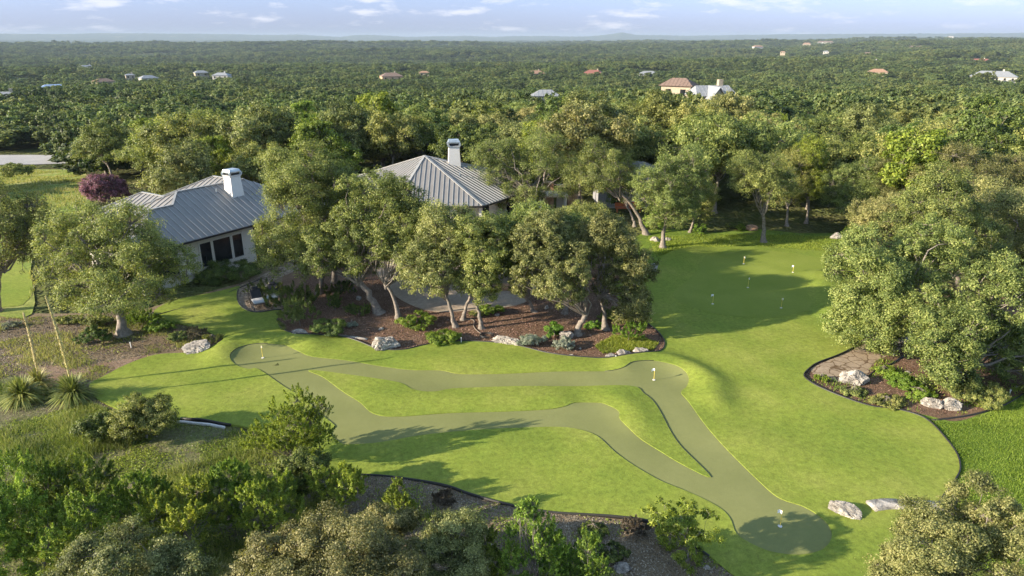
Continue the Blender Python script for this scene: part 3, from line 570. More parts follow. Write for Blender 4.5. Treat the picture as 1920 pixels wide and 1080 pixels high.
# feathery young tree and round bushes
px_tree(545, 872, [(470, 790, 600, 855), (505, 735, 590, 820), (590, 745, 620, 785, .3), (455, 800, 525, 850), (570, 800, 632, 850), (500, 770, 610, 860)], 'feathery light green young tree with several thin stems left of the putting lane', 'feather', .055, 80, name='young_tree', nleaf=46000, leaf=.07, asp=.42, style='plume', fork=(545, 862), clumps=14, lobes=9, lobe_f=1.1)
px_tree(275, 822, [(222, 740, 330, 822), (215, 770, 280, 830)], 'round olive green bush at the lower left edge of the fairway', 'oak', .09, 81, name='large_bush', cat='bush', nleaf=26000, leaf=.06)
px_tree(190, 826, [(145, 768, 232, 830)], 'darker bush left of the round olive green bush', 'oak_deep', .08, 82, name='large_bush', cat='bush', nleaf=18000, leaf=.06)
px_tree(1290, 1050, [(1215, 925, 1350, 1010), (1225, 960, 1330, 1060)], 'thin twiggy young tree with light green top beside the last putting lane', 'elm', .05, 83, name='young_tree', nleaf=9000, leaf=.075, asp=.45, clumps=9, lobes=9, fork=(1290, 1035))
px_tree(205, 378, [(162, 326, 238, 385, 1)], 'pink flowering crape myrtle left of the grey roof', 'pink', .09, 84, name='crape_myrtle', nleaf=20000, leaf=.12)
px_tree(478, 330, [(445, 278, 510, 335)], 'dark red flowering tree behind the left chimney', 'darkpink', .1, 85, name='crape_myrtle', nleaf=12000, leaf=.13)
px_tree(22, 330, [(2, 305, 55, 330)], 'small bush in the meadow near the road', 'oak', .06, 86, name='meadow_bush', cat='bush', nleaf=6000, leaf=.12)

# shrubs in the beds: px, py of the foot, width px, height px, material, style, label
SH = [(785, 611, 62, 34, 'lush', 'oak', 'bright green leafy shrub beside the patio edge'),
      (833, 640, 54, 30, 'lush', 'ball', 'clipped round green bush at front of the bed'),
      (995, 648, 52, 30, 'silver', 'oak', 'larger silver-grey shrub right of the long boulder'),
      (1058, 653, 38, 26, 'silver', 'oak', 'smaller silver-grey shrub below the low forked oak'),
      (1038, 632, 34, 32, 'lush', 'oak', 'small upright green shrub between the two silver-grey shrubs'),
      (1180, 640, 50, 46, 'lush', 'plume', 'bright yellow-green shrub at right tip of the central bed'),
      (1112, 615, 32, 18, 'lush', 'oak', 'low green plant left of the straight thin trunk'),
      (1162, 602, 70, 34, 'oak_deep', 'oak', 'dark spreading shrub below the drooping oak crown'),
      (922, 588, 42, 16, 'lush', 'oak', 'low green plant in front of the patio wall'),
      (895, 592, 26, 14, 'oak', 'oak', 'low dull green plant beside the slanted trunk'),
      (505, 560, 74, 44, 'oak_deep', 'plume', 'dark leafy shrub behind the lounge chairs'),
      (552, 578, 80, 50, 'oak_deep', 'plume', 'larger dark leafy shrub right of the lounge chairs'),
      (563, 612, 74, 60, 'oak', 'plume', 'feathery grey-green shrub above the white boulder at left of the bed'),
      (612, 626, 74, 30, 'oak_deep', 'oak', 'low spreading shrub right of the white boulder'),
      (628, 582, 24, 30, 'oak_deep', 'plume', 'small upright plant left of the thick forked trunk'),
      (672, 590, 44, 26, 'oak_deep', 'plume', 'grassy clump at foot of the thick forked trunk'),
      (640, 552, 56, 22, 'oak_deep', 'plume', 'dark grassy clump behind the thick forked trunk'),
      (660, 612, 18, 12, 'silver', 'oak', 'tiny grey-green plant alone in the mulch'),
      (430, 522, 110, 30, 'oak_deep', 'oak', 'long low dark shrub under the big windows'),
      (385, 530, 40, 22, 'oak_deep', 'oak', 'dark shrub at the left corner of the window wall'),
      (470, 505, 40, 14, 'oak_deep', 'oak', 'low shrub at the right corner of the window wall'),
      (175, 642, 56, 36, 'oak_deep', 'oak', 'round dark shrub left of the thick oak trunk'),
      (182, 612, 46, 28, 'oak', 'oak', 'olive shrub behind the round dark shrub'),
      (268, 608, 56, 22, 'lush', 'plume', 'bright low plants right of the thick oak trunk'),
      (302, 618, 50, 20, 'lush', 'oak', 'low green clump at left edge of the upper lawn'),
      (245, 600, 46, 20, 'lush', 'oak', 'bright plants behind the thick oak trunk'),
      (335, 638, 34, 22, 'oak', 'oak', 'mixed green plant above the mottled left boulder'),
      (365, 634, 44, 18, 'dryleaf', 'plume', 'brownish dry grass clump behind the mottled left boulder'),
      (400, 640, 34, 18, 'oak', 'plume', 'green tuft right of the mottled left boulder'),
      (130, 606, 40, 14, 'oak', 'oak', 'low plants in the shade of the big left oak'),
      (1383, 430, 20, 18, 'oak_deep', 'oak', 'small dark round shrub behind the green'),
      (1368, 428, 16, 14, 'oak_deep', 'oak', 'tiny dark shrub left of the dark round shrub behind the green'),
      (1388, 433, 16, 14, 'lush', 'oak', 'tiny bright shrub behind the green'),
      (1312, 438, 22, 20, 'lush', 'oak', 'bright green shrub beside the straight trunk behind the green'),
      (1225, 430, 40, 40, 'lush', 'oak', 'bright green bush behind the long leaning trunk'),
      (1592, 444, 22, 22, 'lush', 'plume', 'spiky plant right of the pale boulder at the back'),
      (1690, 725, 60, 26, 'lush', 'oak', 'low yellow-green plants right of the pointed boulder'),
      (1655, 700, 34, 14, 'lush', 'oak', 'sparse yellow-green plant along the curved edging'),
      (1720, 742, 60, 16, 'lush', 'oak', 'creeping plants behind the pair of white boulders'),
      (1775, 722, 30, 26, 'lush', 'plume', 'bright yellow-green broad leaved plant by the pale trunk'),
      (1835, 752, 90, 40, 'oak', 'oak', 'leafy shrub right of the pair of white boulders'),
      (1540, 714, 26, 14, 'lush', 'plume', 'small agave-like plant at tip of the right bed'),
      (1600, 738, 50, 10, 'oak', 'oak', 'creeping weeds in front of the pointed boulder'),
      (1660, 758, 60, 14, 'oak', 'oak', 'weedy patch at lower edge of the right bed'),
      (1190, 1000, 46, 34, 'dryleaf', 'plume', 'brown twiggy shrub at lower fairway edge'),
      (1112, 1000, 44, 26, 'oak_deep', 'oak', 'low green weed clump in the lower grey bed'),
      (835, 945, 34, 30, 'dryleaf', 'plume', 'small dry brown shrub at the curve of the lower edging'),
      (1140, 1045, 60, 34, 'oak_deep', 'oak', 'green weeds at right end of the lower grey bed'),
      (20, 614, 30, 14, 'silver', 'plume', 'small grey agave near the left edge'),
      (1480, 745, 1, 1, None, None, None)]
for i, (x, y, w, h, mat, st, lab) in enumerate(SH):
    if mat is None: continue
    b = at(x, y); s = mpp(x, y, b); rx = w * s / 2; hz = h * s; rz = max(.12, (hz - rx * .55) / 1.7) if hz > rx * .9 else hz * .42
    rx *= 1.1; rz *= 1.12; n = int(min(26000, 7000 + 16000 * rx * max(rz, .3))); lf = .055 if st != 'ball' else .045
    if mat == 'silver': lf = .045
    plant('garden_shrub', b, [((0, 0, rz * .95), (rx, rx * .8, rz))], lab, 'shrub', M[mat], .035, seed=200 + i, style='plume' if st == 'plume' else 'oak', leaf=lf * (1.5 if st == 'plume' else 1), nleaf=n if st != 'ball' else 30000, asp=.3 if st == 'plume' else .6,
          lobes=9, clumps=12 if st != 'ball' else 30, parts=('foliage', 'stem'), limb=.6, lobe_f=1.3 if st == 'ball' else 1.05)

# sotol rosettes and their tall stalks
def sotol(px, py, rad, label, stalk=None, seed=1, n=260):
    rng = np.random.default_rng(seed); b = at(px, py); t = empty('sotol_plant', b, label, 'sotol', 'sotols at the lower left')
    V = []; F = []; tone = []
    for k in range(n):
        a = rng.uniform(0, 6.283); e = rng.uniform(-.15, 1.45); Ln = rad * rng.uniform(.75, 1.1); w = .020 + .014 * rng.random()
        d = np.array([math.cos(a) * math.cos(e), math.sin(a) * math.cos(e), math.sin(e)]); s = np.array([-math.sin(a), math.cos(a), 0]) * w
        z0 = np.array([0, 0, .35]); p1 = z0 + d * Ln * .55; p2 = z0 + d * Ln + np.array([0, 0, -.32 * Ln * math.cos(e)])
        o = len(V); V += [z0 - s * .6, z0 + s * .6, p1 + s, p1 - s, p2 + s * .15, p2 - s * .15]; F += [(o, o + 1, o + 2, o + 3), (o + 3, o + 2, o + 4, o + 5)]; v_ = rng.uniform(.2, .9); tone += [v_, v_]
    me = mesh_np('sotol_leaves', V, F); attr(me, tone); link('rosette', me, M['sotol'], t)
    link('stem', mesh_np('sotol_stem', *tubes([(np.array([[0, 0, -.05], [0, 0, .2], [0, 0, .42]]), [.16, .15, .08])], 8), True), M['bark'], t)
    if stalk:
        top = at_y(stalk[0], stalk[1], b.y); top = np.array(top - b); p0 = np.array([0, 0, .3]); u = np.linspace(0, 1, 24)[:, None]
        pts = p0 * (1 - u) + top * u + np.array([.10, 0, 0]) * np.sin(u * 3.14)
        so_ = link('flower_stalk', mesh_np('stalk', *tubes([(pts, np.interp(u[:, 0], [0, .3, .95, 1], [.035, .028, .018, .005]))], 6), True), M['stalk'], t)
        m_ = 5200; uu = rng.uniform(.06, .985, m_); ax = (top - p0) / np.linalg.norm(top - p0)
        q = p0 + (top - p0) * uu[:, None] + np.array([.10, 0, 0]) * np.sin(uu * 3.14)[:, None]
        rr_ = np.where(uu < .3, .06, .095) * (1 - .5 * np.clip((uu - .6) / .4, 0, 1)); dd = sph(rng, m_); q = q + dd * rr_[:, None] * rng.uniform(.3, 1, (m_, 1))
        keep_ = rng.random(m_) < np.interp(uu, [0, .35, .6, 1], [.25, .35, .9, 1]); q, dd = q[keep_], dd[keep_]
        V2, F2 = quads(q, dd, .05, .7, rng); me = mesh_np('stalk_pods', V2, F2); attr(me, rng.uniform(.1, .9, len(F2))); link('seed_pods', me, M['pods'], so_)
    return t
sotol(140, 752, 1.15, 'right-hand sotol with the tallest leaning stalk', (85, 553), 301, 620)
sotol(46, 756, 1.1, 'bright spiky sotol nearest the left edge, without stalk', None, 302, 620)
sotol(76, 732, .95, 'darker sotol between the two others with a shorter stalk', (43, 585), 303, 300)

# boulders
def rock(px, py, w, h, label, mat='lime', seed=1, rz=0, depth=.75, name='boulder', spike=0, sink=.3):
    b = at(px, py); s = mpp(px, py, b); rx = w * s / 2 * .86; H_ = h * s * .76
    bm = bmesh.new(); bmesh.ops.create_icosphere(bm, subdivisions=6 if w > 28 else 3, radius=1); rnd = Vector((seed * 3.7, seed * 1.9, seed * .7))
    rg = np.random.default_rng(seed * 13 + 5); NP = sph(rg, 15); HP = rg.uniform(.62, .98, 15)
    for v in bm.verts:
        d = v.co.normalized(); dn = NP @ np.array(d[:]); kk = min(1.12, float(np.min(np.where(dn > .05, HP / np.maximum(dn, .05), 9))))
        a = noise.fractal(d * 1.7 + rnd, 1., 2., 4); c = abs(noise.noise(d * 2.3 + rnd * 2)); e = noise.fractal(d * 9 + rnd, .9, 2., 4)
        k = kk * (1 + .12 * a - .24 * max(0, .075 - c) / .075 + .055 * e) * 1.12
        q = Vector((d.x, d.y, d.z)) * k
        if spike: q.z += spike * max(0, 1 - math.hypot(q.x + .1, q.y) * 1.6)
        v.co = Vector((q.x * rx * .92, q.y * rx * depth, q.z * H_ * .62 + H_ * (.62 - sink) * .8))
    bm.normal_update()
    for f in bm.faces: f.smooth = False
    me = bpy.data.meshes.new(name); bm.to_mesh(me); bm.free(); o = link(name, me, M[mat], None, b + Vector((0, 0, float(Hm(b.x, b.y) - H(b.x, b.y)) * 0)))
    o.rotation_euler = (0, 0, rz); return tag(o, label, 'boulder')
RK = [(562, 631, 46, 22, 'white boulder at left tip of the central bed', 0, 0), (722, 650, 68, 30, 'grey cracked boulder at the front dip of the central bed', 0, 0),
      (950, 644, 62, 24, 'long pale boulder lying slanted right of the hose coil', -.45, 0), (1168, 666, 30, 14, 'middle one of three small white rocks at right tip of the bed', -.2, 0),
      (1147, 670, 26, 9, 'flattest and leftmost of three small white rocks at right tip of the bed', -.1, 0), (1200, 662, 32, 15, 'rightmost of three small white rocks at right tip of the bed', 0, 0),
      (1062, 634, 36, 20, 'rock peeping out behind the smaller silver-grey shrub', 0, 0), (375, 656, 62, 24, 'mottled boulder at the left fairway edge', .2, 0),
      (1605, 716, 60, 32, 'pointed grey and white boulder in the right bed', 0, .5), (1746, 762, 38, 24, 'left boulder of the white pair at the bottom of the right bed', -.2, 0),
      (1780, 766, 40, 26, 'right boulder of the white pair at the bottom of the right bed', 0, 0), (1586, 962, 74, 26, 'long grey-white boulder lying slanted on the fairway near the last hole', -.55, 0),
      (1685, 645, 56, 24, 'pale boulder under the large oak beside the flagstone path', 0, 0), (1570, 448, 28, 16, 'pale boulder behind the putting green at right', 0, 0),
      (1228, 452, 22, 14, 'small white rock left of the forked pale trunk behind the green', 0, 0), (1252, 451, 16, 10, 'small rock right of the forked pale trunk behind the green', 0, 0),
      (1025, 579, 11, 10, 'small round white stone beside the short flared trunk', 0, 0), (932, 592, 12, 7, 'small white stone in the mulch below the patio wall', 0, 0),
      (715, 618, 14, 7, 'small flat stone in the mulch above the grey cracked boulder', 0, 0), (1070, 669, 18, 8, 'flat pale stone at the front edge of the bed', 0, 0),
      (1088, 655, 8, 5, 'tiny white stone right of the smaller silver-grey shrub', 0, 0), (1168, 1068, 34, 16, 'white rock at the bottom edge below the grey bed', 0, 0),
      (1325, 1065, 16, 10, 'small white rock at the bottom edge left of the last hole', 0, 0), (1410, 431, 30, 12, 'low reddish rock in the shade behind the green', 0, 0),
      (480, 928, 14, 9, 'small white stone in the weeds under the junipers', 0, 0), (672, 562, 14, 12, 'pale stone left of the thick forked trunk', 0, 0), (1702, 700, 14, 6, 'flat white stone in the middle of the right bed', 0, 0), (1905, 727, 10, 5, 'tiny white stone at the right edge of the photo', 0, 0)]
for i, (x, y, w, h, lab, rz, sp) in enumerate(RK): rock(x, y, w, h, lab, seed=i + 3, rz=rz, depth=.42 if abs(rz) > .4 else .75, spike=sp, mat='warmstone' if 'reddish' in lab else 'lime')
along('limestone_ledge', smooth(P((1628, 950), (1660, 946), (1700, 948), (1745, 950), (1790, 956)), 4, False), M['lime'], .5, .16, -.1, 'low limestone ledge right of the slanted boulder, half under the corner oak', 'stone ledge')
for x0, x1, y0 in ((580, 660, 640), (650, 690, 641)):
    pass

# loose cover, one object each
def scatter(name, poly, n, mat, size, lift, label, seed=1, up=0., asp=.5, avoid=(), patch=None, hgt=None, thr=0.):
    rng = np.random.default_rng(seed); a = np.array(poly); lo, hi = a.min(0), a.max(0); X = []; 
    p = rng.uniform(lo, hi, (n * 4, 2)); ok = inside(p[:, 0], p[:, 1], poly)
    for q in avoid: ok &= ~inside(p[:, 0], p[:, 1], q)
    if patch: ok &= (fbm(p[:, 0], p[:, 1], patch, seed) + .35 * fbm(p[:, 0], p[:, 1], patch * 3.3, seed + 2) + rng.normal(size=len(p)) * .25) > thr
    p = p[ok][:n]; z = H(p[:, 0], p[:, 1]) + lift; N = len(p)
    if hgt:                                            # upright blades, in small tufts
        h = hgt * rng.uniform(.4, 1.3, N) * (1 + .45 * fbm(p[:, 0], p[:, 1], 1.1, 5)); h = np.clip(h, .04, 2); ang = rng.uniform(0, 6.283, N); w = size * rng.uniform(.6, 1.3, N)
        s = np.stack([np.cos(ang), np.sin(ang), 0 * ang], 1) * w[:, None]; ln = rng.normal(size=(N, 3)) * .35 * h[:, None]; ln[:, 2] = h; b = np.column_stack([p, z])
        V = np.stack([b - s, b + s, b + ln + s * .25, b + ln - s * .25], 1).reshape(-1, 3); F = np.arange(4 * N).reshape(N, 4)
    else:
        nn = rng.normal(size=(N, 3)) * .45 + [0, 0, 1]; V, F = quads(np.column_stack([p, z]), nn, size * rng.uniform(.5, 1.6, N), asp, rng, None, 0)
    me = mesh_np(name, V, F); attr(me, np.clip(.5 + .18 * fbm(p[:, 0], p[:, 1], .5, 1) + rng.normal(size=N) * .22, 0, 1))
    o = link(name, me, mat); return tag(o, label, None, None, 'stuff')
CB = P((525, 600), (530, 560), (600, 500), (700, 470), (1000, 450), (1160, 520), (1175, 570), (1245, 630), (1240, 658), (1160, 675), (1060, 670), (960, 648), (860, 638), (760, 655), (700, 650), (640, 633), (545, 630))
scatter('mulch_chips', CB, 42000, M['chip'], .07, .03, 'loose brown mulch chips on the central bed', 401, avoid=[PATIO, TURF])
RB = P((1510, 706), (1540, 680), (1620, 640), (1720, 590), (1920, 600), (1990, 700), (1900, 745), (1800, 780), (1700, 772), (1600, 752), (1530, 724))
scatter('mulch_chips', RB, 16000, M['chip'], .06, .03, 'loose brown mulch chips on the right bed', 402, avoid=[RIGHTPATH, TURF])
scatter('bed_weeds', RB, 9000, M['green_blade'], .02, .02, 'low green weeds on the right bed', 403, avoid=[RIGHTPATH, TURF], patch=1.3, hgt=.12, thr=.35)
LB = P((600, 890), (760, 896), (900, 935), (1100, 965), (1250, 995), (1380, 1070), (1380, 1150), (900, 1200), (600, 1150))
scatter('leaf_litter', LB, 40000, M['greychip'], .055, .025, 'grey leaf litter on the lower bed', 404, avoid=[TURF])
scatter('bed_grass', LB, 9000, M['green_blade'], .015, .02, 'green weeds on the lower bed', 405, avoid=[TURF], patch=.8, hgt=.16, thr=.55)
DG = P((-60, 600), (130, 592), (290, 590), (350, 612), (420, 640), (300, 664), (200, 700), (170, 725), (100, 730), (-60, 700))
scatter('leaf_litter', DG, 22000, M['greychip'], .07, .02, 'dry leaf litter on the ground round the big left oak', 406, avoid=[TURF, STONEPATH])
scatter('dry_grass', DG, 14000, M['pale_blade'], .014, .02, 'thin dry grass round the big left oak', 407, avoid=[TURF, STONEPATH], patch=.6, hgt=.13, thr=.2)
WB = P((-60, 700), (60, 720), (170, 755), (250, 790), (330, 796), (470, 812), (600, 892), (640, 960), (560, 1060), (300, 1130), (-60, 1130))
scatter('wild_grass', WB, 80000, M['blade'], .010, .0, 'tall wild grass on the lower left bank', 408, avoid=[TURF], patch=.55, hgt=.24, thr=.0)
scatter('low_weeds', WB, 60000, M['green_blade'], .06, .05, 'low leafy weeds on the lower left bank', 420, avoid=[TURF], patch=.9, thr=.15, asp=.7)
scatter('low_weeds', DG, 9000, M['green_blade'], .06, .04, 'sparse low weeds round the big left oak', 421, avoid=[TURF, STONEPATH], patch=.9, thr=.7, asp=.7)
scatter('low_weeds', LB, 12000, M['green_blade'], .05, .05, 'sparse low weeds on the lower bed', 422, avoid=[TURF], patch=.9, thr=.75, asp=.7)
scatter('leaf_litter', WB, 20000, M['greychip'], .05, .02, 'grey leaf litter between the weeds of the left bank', 409, avoid=[TURF])
RL = P((1650, 772), (1740, 790), (1800, 795), (1870, 768), (1920, 742), (2050, 740), (2050, 960), (1900, 1060), (1700, 1100), (1740, 960), (1800, 892), (1790, 848), (1747, 798))
scatter('lawn_grass', RL, 70000, M['green_blade'], .012, .02, 'natural grass right of the fairway', 410, avoid=[TURF], hgt=.055)
BL = P((1215, 445), (1330, 440), (1500, 442), (1600, 446), (1620, 470), (1560, 478), (1400, 462), (1290, 470), (1230, 482))
scatter('lawn_grass', BL, 26000, M['green_blade'], .018, .02, 'natural grass behind the putting green', 411, avoid=[TURF], hgt=.09)
GC = P((1115, 650), (1150, 632), (1200, 630), (1235, 645), (1225, 658), (1180, 660), (1130, 664))
scatter('ground_cover', GC, 9000, M['green_blade'], .016, .01, 'soft green ground cover in front of the yellow-green shrub', 412, avoid=[TURF], hgt=.17)
MD = [tuple(at_ground(x, y)[:2]) for x, y in ((-60, 330), (60, 318), (150, 325), (165, 350), (160, 395), (100, 450), (60, 560), (-60, 575))]
scatter('meadow_grass', MD, 40000, M['pale_blade'], .035, .03, 'tall pale grass on the meadow', 413, patch=.25, hgt=.26, thr=-.1, avoid=[P((-300, 500), (0, 492), (48, 505), (62, 540), (50, 566), (0, 578), (-300, 582))])
scatter('flagstone_chips', STONEPATH, 1500, M['greychip'], .09, .05, 'loose litter on the stone path', 414, avoid=[TURF])

# ------------------------------------------------------------------ small built things
class MB:
    def __init__(s): s.v = []; s.f = []
    def box(s, lo, hi, mat=None):
        o = len(s.v); x0, y0, z0 = lo; x1, y1, z1 = hi
        q = [(x0, y0, z0), (x1, y0, z0), (x1, y1, z0), (x0, y1, z0), (x0, y0, z1), (x1, y0, z1), (x1, y1, z1), (x0, y1, z1)]
        s.v += [tuple(mat @ Vector(p)) if mat else p for p in q]
        s.f += [tuple(o + i for i in f) for f in ((3, 2, 1, 0), (4, 5, 6, 7), (0, 1, 5, 4), (1, 2, 6, 5), (2, 3, 7, 6), (3, 0, 4, 7))]; return s
    def bar(s, a, b, w, h, up=Vector((0, 0, 1))):       # rectangular bar from a to b
        a, b = Vector(a), Vector(b); d = (b - a); L_ = d.length; d.normalize(); x = d.cross(up); x.normalize(); y = x.cross(d)
        m_ = Matrix((x, d, y)).transposed().to_4x4(); m_.translation = a; return s.box((-w / 2, 0, -h / 2), (w / 2, L_, h / 2), m_)
    def poly(s, pts):
        o = len(s.v); s.v += [tuple(p) for p in pts]; s.f.append(tuple(range(o, o + len(pts)))); return s
    def prism(s, bottom, top):
        o = len(s.v); n = len(bottom); s.v += [tuple(p) for p in bottom] + [tuple(p) for p in top]
        s.f += [tuple(range(o + n - 1, o - 1, -1)), tuple(range(o + n, o + 2 * n))] + [(o + i, o + (i + 1) % n, o + n + (i + 1) % n, o + n + i) for i in range(n)]; return s
    def build(s, name, mat, parent=None, loc=None, smooth_=False, bevel=0):
        me = bpy.data.meshes.new(name); me.from_pydata(s.v, [], s.f); me.update()
        bm = bmesh.new(); bm.from_mesh(me); bmesh.ops.recalc_face_normals(bm, faces=bm.faces)
        if bevel: bmesh.ops.bevel(bm, geom=bm.edges[:], offset=bevel, segments=1, affect='EDGES')
        bm.to_mesh(me); bm.free()
        if smooth_: me.polygons.foreach_set('use_smooth', np.ones(len(me.polygons), bool))
        return link(name, me, mat, parent, loc)
def disc(name, r, h, mat, parent, z=0, n=20):
    a = [2 * math.pi * k / n for k in range(n)]; return MB().prism([(r * math.cos(q), r * math.sin(q), z) for q in a], [(r * .96 * math.cos(q), r * .96 * math.sin(q), z + h) for q in a]).build(name, mat, parent)

def flag(px, by, ty, label, pole='yellow', ang=.3, small=False, L_=.15):
    b = at(px, by); b.z = float(Hm(b.x, b.y)) + (.066 if small else .03); h = (by - ty) * mpp(px, by, b) / math.cos(R(22)); t = empty('putting_flag', b, label, 'golf flag', 'flags in the putting holes')
    link('flagstick', mesh_np('flagstick', *tubes([(np.array([[0, 0, -.05], [0, 0, h * .5], [0, 0, h]]), [.012, .012, .010])], 6), True), M[pole], t)
    disc('cup_rim', .075, .012, M['white'], t, .002); 
    d = Vector((math.cos(ang), math.sin(ang), 0)); m = MB(); n = 7; top = []; 
    for side in (0, .008):
        o = len(m.v)
        for k in range(n + 1):
            u = k / n; w = .035 * math.sin(u * 5 + ang * 3); q = d * (L_ * u) + Vector((-d.y, d.x, 0)) * (w + side); dr = -.03 * u
            m.v += [(q.x, q.y, h + dr), (q.x, q.y, h - .12 + dr * 2.2 + .02 * u)]
        m.f += [(o + 2 * k, o + 2 * k + 2, o + 2 * k + 3, o + 2 * k + 1) for k in range(n)]
    m.build('flag_cloth', M['flag'], t, smooth_=True)
flag(493, 672, 649, 'yellow flagstick in the round hole at upper left of the lanes', ang=1.4, L_=.05)
flag(1226, 713, 691, 'flag in the middle hole beside the curved mound', ang=3.0)
flag(1462, 990, 957, 'nearest flag, in the shaded last hole at bottom right', ang=2.6)
flag(1394, 497, 484, 'farthest flag at the sunlit top of the putting green', ang=.6, small=True)
flag(1486, 514, 501, 'flag at the right upper side of the putting green', ang=2.8, small=True)
flag(1402, 541, 523, 'small bluish flag in the middle of the putting green', ang=.9, small=True)
flag(1336, 572, 554, 'flag at the left lower side of the putting green', ang=2.9, small=True)
flag(1464, 581, 563, 'flag at the right lower side of the putting green', ang=.7, small=True)

# lounge chairs on the path patch
def lounger(px, py, rz, label):
    t = empty('lounge_chair', at(px, py) + Vector((0, 0, .03)), label, 'lounge chair', 'lounge chairs on the stone patch', rz)
    s = MB(); s.v = []; seat = MB().box((-.34, -.45, .40), (.34, .42, .50)).build('seat_cushion', M['cushion'], t, bevel=.03)
    bk = MB(); bk.bar((0, .40, .42), (0, .78, 1.02), .64, .09, Vector((0, 1, .1))).build('backrest', M['black'], t, bevel=.02)
    hd = MB(); hd.bar((0, .70, .98), (0, .80, 1.14), .40, .12, Vector((0, 1, .1))).build('head_pillow', M['black'], t, bevel=.03)
    fr = [];
    for sx in (-.38, .38):
        y = np.linspace(-.55, .85, 14); z = .42 + .9 * np.clip((y - .2) / .65, 0, 1) ** 1.6 * .7
        fr.append((np.column_stack([np.full(14, sx), y, z]), np.full(14, .018)))
        a = np.linspace(.2, math.pi - .2, 12); fr.append((np.column_stack([np.full(12, sx), .05 - .62 * np.cos(a), .55 * np.sin(a) * .78 + .0]), np.full(12, .018)))
        fr.append((np.array([[sx, -.5, 0.01], [sx, 0, .02], [sx, .6, .01]]), np.full(3, .02)))
    for yy in (-.5, .45): fr.append((np.array([[-.38, yy, .41], [0, yy, .41], [.38, yy, .41]]), np.full(3, .016)))
    link('frame', mesh_np('lounger_frame', *tubes(fr, 6), True), M['black'], t)
    arch = []
    for sx in (-.30, -.38):
        pass
    return t
lounger(486, 577, .55, 'left lounge chair with pale seat beside the tall curved rods')
lounger(512, 568, .25, 'right lounge chair with pale seat in front of the dark shrub')
t = empty('garden_trellis', at(472, 572), 'tall black curved rods standing left of the lounge chairs', 'trellis'); fr = []
for k in (0, .22):
    u = np.linspace(0, 1, 12); fr.append((np.column_stack([k - .12 * np.sin(u * 3.14), 0 * u, 1.25 * u]), np.full(12, .018)))
    fr.append((np.array([[k, 0, 1.25], [k + .06, 0, 1.33], [k + .16, 0, 1.36]]), np.full(3, .016)))
link('rods', mesh_np('rods', *tubes(fr, 6), True), M['black'], t)
fr = [(np.array([[-.1, 0, z], [.1, 0, z], [.18, 0, z]]), np.full(3, .012)) for z in (.3, .6, .9)]; link('rungs', mesh_np('rungs', *tubes(fr, 5), True), M['black'], t)
# hose coil, garden lights, sprinklers
b = at(911, 631); t = []
for k in range(4):
    a = np.linspace(0, 2 * math.pi, 26); r_ = .30 + .035 * k; t.append((np.column_stack([r_ * np.cos(a) + .02 * k, r_ * .9 * np.sin(a), .07 + .03 * (k % 3) + 0 * a]), np.full(26, .016)))
o = link('hose_coil', mesh_np('hose_coil', *tubes(t, 6), True), M['hose'], None, b); tag(o, 'black hose lying coiled at the front edge of the bed', 'hose')
pth = smooth([tuple(at(x, y)[:2]) for x, y in ((905, 629), (893, 620), (888, 612), (889, 603), (880, 600), (868, 604))], 4, False)
o = link('irrigation_hose', mesh_np('irrigation_hose', *tubes([(np.array([[x, y, .05] for x, y in pth]), np.full(len(pth), .02))], 6), True), M['bark']); tag(o, 'thin brown hose running from the coil back between the trunks', 'hose')
for i, (x, y, lab) in enumerate(((246, 652, 'small white marker stake in the dry ground at left'), (865, 643, 'short white stake at the front edge of the bed below the clipped bush'), (1154, 677, 'short white stake below the three small rocks'), (1675, 668, 'white stake by the curved edging of the right bed'), (1892, 742, 'white stake near the right edge of the photo'))):
    t = empty('marker_stake', at(x, y), lab, 'stake', 'white stakes in the beds')
    MB().box((-.02, -.02, 0), (.02, .02, .28)).build('post', M['white'], t); MB().box((-.03, -.03, .28), (.03, .03, .33)).build('cap', M['white'], t)
# low curved patio wall
along('patio_wall', smooth(P((893, 549), (915, 545), (945, 544), (975, 547), (990, 553)), 4, False), M['warmstone'], .35, .42, 0, 'low curved stone seat wall at back of the patio', 'wall')
along('border_stones', smooth(P((578, 637), (600, 634), (640, 634), (685, 640)), 4, False), M['lime'], .16, .09, .2, 'row of pale flat border stones right of the white boulder', 'stone border')

# ------------------------------------------------------------------ houses
def roof_face(mb, seams, pts, sp=.5, th=.05, seam_w=.045, seam_h=.055):
    """pts: planar polygon, first edge = eave; seams run up the slope"""
    pts = [Vector(p) for p in pts]; e = (pts[1] - pts[0]); L_ = e.length; e.normalize()
    n = None
    for i in range(2, len(pts)):
        n = e.cross(pts[i] - pts[0])
        if n.length > 1e-4: break
    n.normalize(); n = n if n.z > 0 else -n; g_ = n.cross(e); g_ = g_ if g_.z > 0 else -g_
    mb.prism([p - n * th for p in pts], pts)
    q = [((p - pts[0]).dot(e), (p - pts[0]).dot(g_)) for p in pts]; lo = min(a for a, _ in q); hi = max(a for a, _ in q); x = lo + sp * .5
    while x < hi:
        ys = []
        for (x1, y1), (x2, y2) in zip(q, q[1:] + q[:1]):
            if (x1 - x) * (x2 - x) < 0: ys.append(y1 + (y2 - y1) * (x - x1) / (x2 - x1))
        if len(ys) >= 2 and max(ys) - min(ys) > .1:
            a = pts[0] + e * x + g_ * min(ys) + n * .0; b_ = pts[0] + e * x + g_ * max(ys)
            seams.bar(a + n * seam_h * .5, b_ + n * seam_h * .5, seam_w, seam_h, n)
        x += sp
def caps(seams, lines, w=.16, h=.05):
    for a, b_ in lines: seams.bar(Vector(a) + Vector((0, 0, .045)), Vector(b_) + Vector((0, 0, .045)), w, h)

